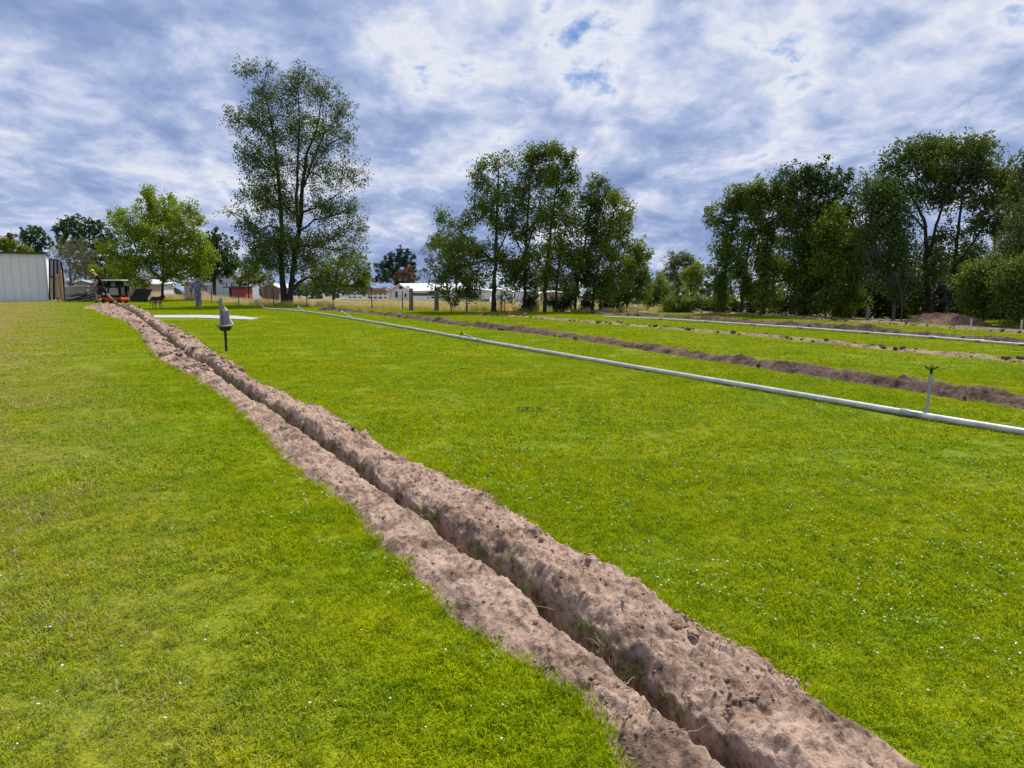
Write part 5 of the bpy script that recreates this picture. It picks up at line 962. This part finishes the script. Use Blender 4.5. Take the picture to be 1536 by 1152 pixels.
# dog
d3 = 37.9; s3 = d3 / F; o3 = gp(236, 463.2)
mm, nt, b = newmat('shepherd_fur'); tcn = nd(nt, 'ShaderNodeTexCoord'); sx = nd(nt, 'ShaderNodeSeparateXYZ'); nt.links.new(tcn.outputs['Object'], sx.inputs[0])
nz = noise_node(nt, 9, 3, .6); ma = nd(nt, 'ShaderNodeMath', operation='MULTIPLY_ADD'); nt.links.new(nz, ma.inputs[0]); ma.inputs[1].default_value = .12; nt.links.new(sx.outputs[2], ma.inputs[2])
nt.links.new(ramp_node(nt, ma.outputs[0], [(.07, (.05, .035, .025)), (.16, (.36, .27, .17)), (.46, (.32, .23, .14)), (.52, (.012, .011, .010))]), b.inputs['Base Color']); b.inputs['Roughness'].default_value = .9; M_FUR = mm
dog = thing('dog', tuple(o3), 'black and tan shepherd dog standing on the lawn beside the young tree', 'dog')
def q3(px, py, y, r): return ((px - 236) * s3, y, (463.4 - py) * s3, r)
JD = dict(pel=q3(229.6, 448.4, 0, .12), loin=q3(233.5, 448.6, 0, .105), chest=q3(239.5, 449.6, 0, .14), wither=q3(242.3, 447.6, .02, .105), neck=q3(244.2, 444.9, .03, .08), head=q3(245.4, 443.6, .04, .072), muz=q3(248.0, 446.0, .04, .034), mt=q3(248.8, 446.9, .04, .026),
          t1=q3(226.4, 449.5, .0, .045), t2=q3(225.4, 453.0, 0, .05), t3=q3(226.4, 456.4, 0, .03),
          ea=q3(244.8, 441.8, -.02, .028), eb=q3(244.5, 440.3, -.03, .010), ec=q3(245.4, 441.8, .09, .028), ed=q3(245.3, 440.3, .10, .010))
E = chain('pel', 'loin', 'chest', 'wither', 'neck', 'head', 'muz', 'mt') + chain('pel', 't1', 't2', 't3') + chain('head', 'ea', 'eb') + chain('head', 'ec', 'ed')
for k, y, dx in (('A', -.09, 0), ('B', .09, 2.0)):
    JD.update({k + 'h': q3(230.6 + dx * .3, 450.5, y, .085), k + 'k': q3(232.3 + dx * .6, 454.6, y, .055), k + 'o': q3(229.8 + dx, 459.0, y, .030), k + 'p': q3(231.0 + dx, 462.4, y, .026), k + 't': q3(232.6 + dx, 463.0, y, .022)})
    E += chain('pel', k + 'h', k + 'k', k + 'o', k + 'p', k + 't')
for k, y, dx in (('C', -.08, 0), ('D', .08, 1.4)):
    JD.update({k + 's': q3(240.6, 452.5, y, .06), k + 'e': q3(239.8 + dx * .5, 455.6, y, .040), k + 'w': q3(241.4 + dx * .8, 459.5, y, .027), k + 'p': q3(241.0 + dx, 462.5, y, .025), k + 't': q3(242.4 + dx, 463.0, y, .022)})
    E += chain('chest', k + 's', k + 'e', k + 'w', k + 'p', k + 't')
skin('body', dog, M_FUR, JD, E, 'loin')
# hand tool and sack on the heap
sg = thing('sledgehammer', (0, 0, 0), 'sledgehammer with pale handle lying on the soil heap', 'hammer'); a = np.array(at(184, 461.4, 36.5)); b_ = np.array(at(208.5, 460.6, 36.5)); a[2] = max(a[2], .16); b_[2] = a[2] - .05; sg.location = a
mb = MB(); mb.tube([(0, 0, 0), b_ - a], .017, 8); mb.build('handle', M_WOODO, sg, True); mb = MB(); c = b_ - a; mb.tube([c + [0, -.04, -.08], c + [.02, 0, .0], c + [0, .04, .08]], .035, 8); mb.build('head', M_IRON, sg, True)
mb = MB(); lumps(mb, [np.array([0, 0, 0])], [.10], True, .9); o = mb.build('cloth_sack', simple('sack_grey', (.42, .40, .38), (.3, .28, .27), 10, .9), None, True); o.location = np.array(at(196.5, 459.6, 36.4)); tag(o, 'pale grey bundle lying on the soil heap by the hammer', 'bundle')

# ------------------------------------------------------------------ fence along the back
M_POST = simple('rusty_post', (.10, .065, .05), (.06, .045, .04), 10, .8); M_WIRE = simple('fence_wire', (.12, .12, .12), None, 10, .6, .3)
fpx = [(226, 446.5, 24), (318, 454, 26), (358.5, 457.3, 28), (411, 458.8, 26), (460.5, 460, 32), (500, 461.5, 29), (558, 463.5, 31), (604, 464.5, 27), (616, 464.8, 1)]
fo = thing('wire_fence', (0, 0, 0), 'wire fence on thin rusty posts along the tall dry grass', 'fence'); tops = []
for x, y, h in fpx:
    p = np.array(gp(x, y)); H = h * p[1] / F; tops.append((p, 1.15))
    if h > 2: mb = MB(); mb.tube([p - [0, 0, .1], p + [0, 0, H]], .026, 6); mb.build('post', M_POST, fo)
for k in range(7):
    mb = MB(); mb.tube([p + np.array([0, .03, .12 + k * .15]) for p, H in tops], .0035, 4, False); mb.build('wire', M_WIRE, fo)
def wood_post(px, py, top, w, mat, label, name='wooden_post', rail=None):
    p = gp(px, py); H = at(px, top, p.y).z; t = thing(name, tuple(p), label, 'post'); r = w * p.y / F / 2
    mb = MB(); mb.tube([(0, 0, -.1), (0, 0, H * .3), (.01, 0, H * .7), (0, 0, H - .02), (0, 0, H)], [r * 1.1, r, r * .96, r * .97, r * .85], 10); mb.build('shaft', mat, t, False)
    return t
wood_post(617, 466, 432.5, 6.4, M_WOODG, 'thick weathered wooden post in the fence, left of the pair')
wood_post(655, 466, 431, 7.0, M_WOODG, 'thick dark wooden post beside the staked sapling')
tr_ = thing('fence_rail', tuple(gp(636, 466)), 'weathered grey rail spanning between the two thick wooden posts', 'rail'); p = gp(636, 466); kr = p.y / F
pbox('rail', tr_, M_WOODG, (0, .02, at(636, 441.5, p.y).z), (36 * kr, .06, .14))
wood_post(752, 466, 441, 2.4, M_WOODG, 'thin dark fence post right of the thick single trunk')
wood_post(700.2, 466.4, 455, 3.2, M_BARKL, 'short pale grey post at the foot of the small tree')
wood_post(1301, 479, 459.5, 4.6, M_BARKL, 'weathered pale grey wooden post before the dark belt')
M_PVC = simple('white_pvc', (.70, .69, .65), (.6, .59, .55), 6, .5)
for i, (x, y, t_, lab) in enumerate(((679.5, 468, 455, 'white stake beside the small leafy sapling'), (1195, 472.5, 466.5, 'short cream stake before the third belt tree'), (1456.5, 487.5, 479, 'slanted white stake before the soil pile'), (1532, 491.5, 480.5, 'white stake by the rightmost young tree'), (1331.5, 481, 476.5, 'tiny yellowish stake at the belt edge'))):
    p = gp(x, y); H = at(x, t_, p.y).z; o = thing('marker_stake', tuple(p), lab, 'stake'); mb = MB(); mb.tube([(0, 0, -.08), (rng.normal(0, .01), 0, H)], .028, 8); mb.build('rod', M_PVC, o, True); mb = MB(); mb.tube([(0, 0, H - .01), (0, 0, H + .015)], .034, 8); mb.build('cap', M_PVC, o, True)
p = gp(1308.5, 480.5); H = at(1308.5, 474, p.y).z; o = thing('marker_stake', tuple(p), 'white standpipe with dark sprinkler cap near the grey post', 'stake'); mb = MB(); mb.tube([(0, 0, -.08), (0, 0, H)], .028, 8); mb.build('rod', M_PVC, o, True); sprinkler_head(o, (0, 0, H), (0, 0, 1), M_BLACK)
# soil pile
mb = MB(); A = gp(1368, 482); B = gp(1496, 487); n_, m_ = 90, 44; U, Vv = np.meshgrid(np.linspace(-1.1, 1.1, n_), np.linspace(-1.1, 1.1, m_), indexing='ij')
cxm = (A.x + B.x) / 2; cym = (A.y + B.y) / 2 + .5; hx = (B.x - A.x) / 2 * 1.12; X = cxm + U * hx; Y = cym + Vv * 1.0 - U * .7
rr = np.sqrt(np.abs(U) ** 2.6 + Vv ** 2); Z = .29 * (1 - sstep(.35, 1.02, rr)) * (1 + .25 * fbm(X * 1.2, Y * 1.2, 201)) + (.10 * fbm(X * 3, Y * 3, 202) + .06 * np.abs(fbm(X * 8, Y * 8, 203))) * (1 - sstep(.7, 1.0, rr)) - .05 * sstep(.95, 1.1, rr)
i_ = np.arange(n_ - 1)[:, None] * m_; j_ = np.arange(m_ - 1)[None, :]; mb.add(np.stack([X, Y, Z], -1).reshape(-1, 3), [np.stack([i_ + j_, i_ + m_ + j_, i_ + m_ + j_ + 1, i_ + j_ + 1], -1).reshape(-1, 4)])
tag(mb.build('soil_pile', M_PILE, None, True), 'broad brown heap of earth before the dark tree belt', 'soil pile')
for i, (px, py, r) in enumerate(((895, 470.5, .38), (940, 472.5, .34), (1047, 468, .32), (767, 472, .22), (787, 473.5, .2), (488, 465.5, .34))):
    mb = MB(); lumps(mb, [np.array([0, 0, .05])], [r * .62], True, .55); o = mb.build('soil_heap', M_DIRT2 if i not in (3, 4) else M_DIRT3, None, True); o.location = gp(px, py)
    tag(o, ['small dark soil heap at the start of the far pipe', 'low soil heap touching the far white pipe', 'pointed soil heap before the hedge row', 'little pale soil heap under the centre clump', 'little pale soil heap right of its twin under the centre clump', 'dark soil heap at the far end of the long soil row'][i], 'soil heap')

hp = at(158, 456, 39.6); U, Vv = np.meshgrid(np.linspace(-1.1, 1.1, 60), np.linspace(-1.1, 1.1, 44), indexing='ij'); X = hp.x + U * .75; Y = hp.y - .35 + Vv * 1.3
rr = np.sqrt(U ** 2 + Vv ** 2); Z = .20 * (1 - sstep(.25, 1.02, rr)) + (.12 * fbm(X * 2.5, Y * 2.5, 301) + .07 * np.abs(fbm(X * 6, Y * 6, 302)) + .04 * fbm(X * 14, Y * 14, 303)) * (1 - sstep(.75, 1.05, rr)) - .05 * sstep(.95, 1.1, rr)
i_ = np.arange(59)[:, None] * 44; j_ = np.arange(43)[None, :]; mb = MB(); mb.add(np.stack([X, Y, Z], -1).reshape(-1, 3), [np.stack([i_ + j_, i_ + 44 + j_, i_ + 44 + j_ + 1, i_ + j_ + 1], -1).reshape(-1, 4)])
tag(mb.build('soil_heap', M_DIRT, None, True), 'fresh soil heap at the end of the trench under the digging person', 'soil heap')
# ------------------------------------------------------------------ far buildings
M_WHT = simple('white_paint', (.80, .80, .82), (.74, .74, .77), 1.5, .7); M_WROOF = simple('white_metal_roof', (.64, .66, .70), (.58, .60, .64), 1, .45, .1); M_DKIN = simple('dark_opening', (.012, .012, .014), None, 5, .8); M_GLASS = simple('window_glass', (.03, .035, .04), None, 5, .15); M_TIN = simple('tin_cladding', (.50, .54, .60), (.42, .46, .52), 2, .5, .2, 0, (4, 4, .3)); M_RUST = simple('rusty_boards', (.36, .19, .13), (.27, .14, .10), 3, .85); M_REDW = simple('red_brick', (.42, .09, .08), (.34, .07, .06), 4, .85, 0, .3); M_TAN = simple('tan_wall', (.42, .33, .25), (.36, .28, .21), 2, .9); M_PINK = simple('pink_wall', (.45, .33, .28), None, 2, .9); M_GROOF = simple('grey_roof', (.12, .125, .14), (.09, .095, .105), 3, .85); M_HAYO = simple('timber_orange', (.42, .22, .10), (.33, .165, .075), 3, .85, 0, 0, (.5, .5, 8))
def gabled(name, label, px0, px1, pye, pyr, d, length, wall, roof, rz=0, over=.25, cat='building', base=None):
    """gable end towards the camera between px0 and px1; eaves at pye, ridge at pyr"""
    a, b_ = at(px0, pye, d), at(px1, pye, d); z0 = ground_far((a.x + b_.x) / 2, d) - .1; w = b_.x - a.x; cx = (a.x + b_.x) / 2; he = a.z - z0; hr = at((px0 + px1) / 2, pyr, d).z - z0
    t = thing(name, (cx, d, z0), label, cat, rz); h = w / 2
    mb = MB(); V = [(-h, 0, 0), (h, 0, 0), (h, 0, he), (0, 0, hr), (-h, 0, he)]; V += [(x, length, z) for x, y, z in V]
    mb.add(V, [np.array([[0, 1, 2, 3, 4]]), np.array([[9, 8, 7, 6, 5]]), np.array([[1, 6, 7, 2], [5, 0, 4, 9], [2, 7, 8, 3], [3, 8, 9, 4]])]); mb.build('wall', wall, t)
    for s_ in (-1, 1):
        mb = MB(); sl = (hr - he) / h; x_e = s_ * (h + over); z_e = he - sl * over; th = .1
        V = [(0, -over, hr + .03), (x_e, -over, z_e + .03), (x_e, length + over, z_e + .03), (0, length + over, hr + .03)]; V += [(x, y, z + th) for x, y, z in V]
        mb.add(V, [np.array([[0, 1, 2, 3], [7, 6, 5, 4], [0, 4, 5, 1], [1, 5, 6, 2], [2, 6, 7, 3], [3, 7, 4, 0]])]); mb.build('roof', roof, t)
    return t, w, he, hr
def window(t, x, z, w, h, y=-.03, frame=M_WHT):
    f = pbox('window', t, frame, (x, y, z), (w + .14, .08, h + .14)); pbox('pane', f, M_GLASS, (x, y - .045, z), (w, .02, h)); return f
# tin barn with rusty boards
t, w, he, hr = gabled('tin_barn', 'pale blue-grey tin barn with rusty gable boards beyond the fence', 309, 355, 416.5, 408.2, 105, 9, M_TIN, M_GROOF, over=.35, cat='barn')
pbox('rusty_boards', t, M_RUST, (-w * .28, -.06, he + .22), (w * .34, .05, .5)); pbox('side_boards', t, M_RUST, (-w * .56, .4, he * .5), (.5, .6, he))
for i in range(9): pbox('cladding_sheet', t, M_TIN, (-w / 2 + (i + .5) * w / 9, -.035, (he - .1) / 2), (w / 9 - .03, .05, he - .1))
pbox('door_gap', t, M_DKIN, (-w * .27, -.075, he * .55), (.22, .04, he * .8)); pbox('slot', t, M_DKIN, (w * .16, -.075, he * .72), (.1, .04, .5)); pbox('slot', t, M_DKIN, (w * .33, -.075, he * .7), (.1, .04, .6))
t, w, he, hr = gabled('red_shed', 'small red brick shed with flat dark roof in front of the tin barn', 347, 366, 431.5, 430.8, 78, 2.5, M_REDW, M_ROOF, cat='shed'); pbox('fascia', t, M_ROOF, (-.3, -.25, he + .06), (w + 1.0, .2, .12)); pbox('side_opening', t, M_DKIN, (-w / 2 - .14, .3, he * .5), (.24, .5, he))
# lean-to beside the barn
ln = thing('open_shelter', tuple((*at(361, 440, 98)[:2], ground_far(-36, 98))), 'dark open-sided lean-to shelter right of the tin barn', 'shelter'); z_ = at(361, 424, 98).z - ln.location.z
pbox('roof', ln, M_GROOF, (0, 0, z_), (1.3, 2, .12), 0, 0, .12); pbox('back_wall', ln, M_DKIN, (0, 1, z_ / 2), (1.2, .1, z_ - .1)); [pbox('post', ln, M_WOODG, (x, -.9, z_ / 2), (.12, .12, z_)) for x in (-.55, .55)]
# stable with boards behind the tall tree
t, w, he, hr = gabled('stable_building', 'brown board stable with pale roof behind the twin-trunked tree', 392, 418, 432, 426.5, 92, 6, M_RUST, M_WROOF, cat='stable')
for i in range(6): pbox('board', t, M_WOODG if i % 2 else M_RUST, (-w / 2 + (i + .5) * w / 6, -.04, he / 2), (w / 6 - .05, .05, he))
# cottages behind the young tree
t, w, he, hr = gabled('cottage', 'cottage with pinkish gable and grey roof behind the machine', 180, 212, 419, 409, 96, 8, M_PINK, M_GROOF, cat='house'); window(t, -.5, he * .55, .6, .8); window(t, .7, he * .55, .6, .8)
t, w, he, hr = gabled('garden_shed', 'beige shed with white roof edge behind the black tilted panel', 202, 221, 426, 423, 72, 3, M_TAN, M_WROOF, cat='shed'); window(t, 0, he * .6, .35, .5)
t, w, he, hr = gabled('white_shed', 'white shed partly hidden behind the young yellow-green tree', 222, 236, 425, 421, 84, 4, M_WHT, M_WROOF, cat='shed')
t, w, he, hr = gabled('porch_house', 'grey roofed porch with white posts behind the digging person', 134, 147, 419, 411, 90, 5, M_GROOF, M_GROOF, cat='porch')
for x in (-.42, .0, .42): pbox('post', t, M_WHT, (x, -.4, he / 2), (.11, .11, he))
t, w, he, hr = gabled('flat_shed', 'dark flat-roofed outbuilding with white roof edge behind the scrap pile', 114, 133, 424, 421.5, 80, 4, M_BLOCK, M_WROOF, cat='shed')
t, w, he, hr = gabled('outbuilding', 'low pinkish outbuilding behind the walking person', 276, 292, 428, 424, 88, 4, M_PINK, M_GROOF, cat='shed'); window(t, .2, he * .7, .4, .6); pbox('white_post', t, M_WHT, (w / 2 + .1, -.3, he * .55), (.14, .14, he * 1.1))
# white farmhouse with long roof
fd = 112; a = at(582, 436, fd); t, w, he, hr = gabled('farmhouse', 'white farmhouse with long pale metal roof beyond the paddock', 583, 620, 435.5, 426.5, fd, 16, M_WHT, M_WROOF, -.62, .35, cat='house')
window(t, -.9, he * .62, .5, .9); window(t, 1.0, he * .55, .4, .5); pbox('vent', t, M_DKIN, (0, -.04, he + (hr - he) * .45), (.7, .04, .35))
for i in range(5): pbox('wall_board', t, M_WHT, (0, -.015, .3 + i * .45), (w - .1, .03, .40))
px_ = pbox('stall_opening', t, M_DKIN, (w / 2 + .02, 6, he * .5), (.06, 4.5, he * .7))
for i in range(4): pbox('stall_rail', t, M_WHT, (w / 2 + .1, 6, .25 + i * .42), (.06, 4.7, .12))
for i in range(4): pbox('stall_post', t, M_WHT, (w / 2 + .14, 3.8 + i * 1.5, he * .45), (.08, .12, he * .9))
t, w, he, hr = gabled('porch_house', 'small white porch with pale roof on the left of the farmhouse', 570, 586, 434.5, 432.5, 118, 3, M_WHT, M_WROOF, cat='porch')
# timber stack / trailer shed
t, w, he, hr = gabled('timber_stack', 'orange-brown stack of cut timber under a thin roof in the paddock', 551, 579, 436, 434.5, 100, 2, M_HAYO, M_TAN, over=.1, cat='timber stack')
for i in range(4): pbox('plank', t, M_HAYO, (0, -.06, .35 + i * .42), (w * .98, .1, .36))
# white barn row and container behind the clump
t, w, he, hr = gabled('white_barn', 'long low white barn seen between the trunks of the centre clump', 684, 735, 437, 433.5, 95, 6, M_WHT, M_WROOF, cat='barn'); window(t, .2, he * .7, .6, .5); window(t, -1.6, he * .6, .5, .5); pbox('dark_lamp', t, M_DKIN, (.9, -.1, he * .85), (.35, .2, .3))
t, w, he, hr = gabled('white_barn', 'white gabled barn behind the thick single trunk', 722, 770, 439, 434, 104, 8, M_WHT, M_WROOF, cat='barn'); pbox('door', t, M_TIN, (.3, -.05, he * .4), (1.2, .06, he * .75))
ct = thing('shipping_container', tuple((*at(786, 440, 84)[:2], ground_far(1.5, 84))), 'pale grey ribbed container seen between the trunks', 'container'); zt = at(786, 436.5, 84).z - ct.location.z; kc = 84 / F
pbox('box', ct, M_SHED, (0, 1.5, zt / 2), (27 * kc, 3, zt))
for i in range(7): pbox('rib', ct, M_TRIM, (-13 * kc + i * 26 * kc / 6, -.04, zt / 2), (.07, .06, zt - .1))
for z in (.3, zt * .5, zt - .15): pbox('lock_rail', ct, M_TRIM, (0, -.09, z), (26 * kc, .03, .06))
fr_ = thing('pipe_gate', tuple((*at(761, 440, 72)[:2], ground_far(0, 72))), 'white pipe frame standing left of the pale container', 'frame'); zt = at(761, 436.5, 72).z - fr_.location.z
for x in (-.35, .35): mb = MB(); mb.tube([(x, 0, 0), (x, 0, zt)], .05, 8); mb.build('upright', M_WHT, fr_, True)
mb = MB(); mb.tube([(-.35, 0, zt), (.35, 0, zt)], .05, 8); mb.build('top_bar', M_WHT, fr_, True)
dm = thing('dumpster', tuple((*at(727, 440, 70)[:2], ground_far(-2.5, 70))), 'dark green bin in the tall grass behind the thick single trunk', 'bin'); zt = at(727, 449, 70).z - dm.location.z; M_GRN = simple('green_bin', (.02, .075, .05), None, 4, .6)
pbox('tub', dm, M_GRN, (0, 0, zt * .45), (14 * 70 / F, .8, zt * .9), bevel=.03); pbox('lid', dm, M_GRN, (0, -.02, zt * .95), (14.6 * 70 / F, .9, .06), bevel=.01)
t, w, he, hr = gabled('brown_shed', 'brown shed with pale wall seen behind the twin-stemmed tallest tree', 812, 848, 441, 438.5, 76, 4, M_TAN, M_WROOF, cat='shed')
t, w, he, hr = gabled('far_house', 'low white-roofed house glimpsed through the right-hand belt', 1128, 1182, 455.5, 453, 52, 5, M_TAN, M_WROOF, cat='house'); window(t, -.6, he * .5, .3, .3); window(t, .6, he * .5, .3, .3)
t, w, he, hr = gabled('far_house', 'pale house glimpsed behind the light green hedge tree', 962, 1000, 445, 441, 70, 5, M_WHT, M_WROOF, cat='house'); window(t, 0, he * .5, .5, .4)
# paddock fences
def rail_fence(label, d, px0, px1, pyt, n, rails):
    a, b_ = at(px0, pyt, d), at(px1, pyt, d); z0 = ground_far((a.x + b_.x) / 2, d); t = thing('paddock_fence', ((a.x + b_.x) / 2, d, z0), label, 'fence'); W_ = b_.x - a.x; H = a.z - z0
    for i in range(n + 1): pbox('post', t, M_WHT, (-W_ / 2 + W_ * i / n, 0, H / 2), (.13, .13, H + .1))
    for k in range(rails): pbox('rail', t, M_WHT, (0, -.09, H - .12 - k * .36), (W_, .05, .15))
rail_fence('white paddock rail fence in front of the orange timber stack', 74, 512, 582, 442, 9, 3)
rail_fence('white paddock gate between the two thick wooden posts', 66, 619, 654, 441.5, 4, 4)
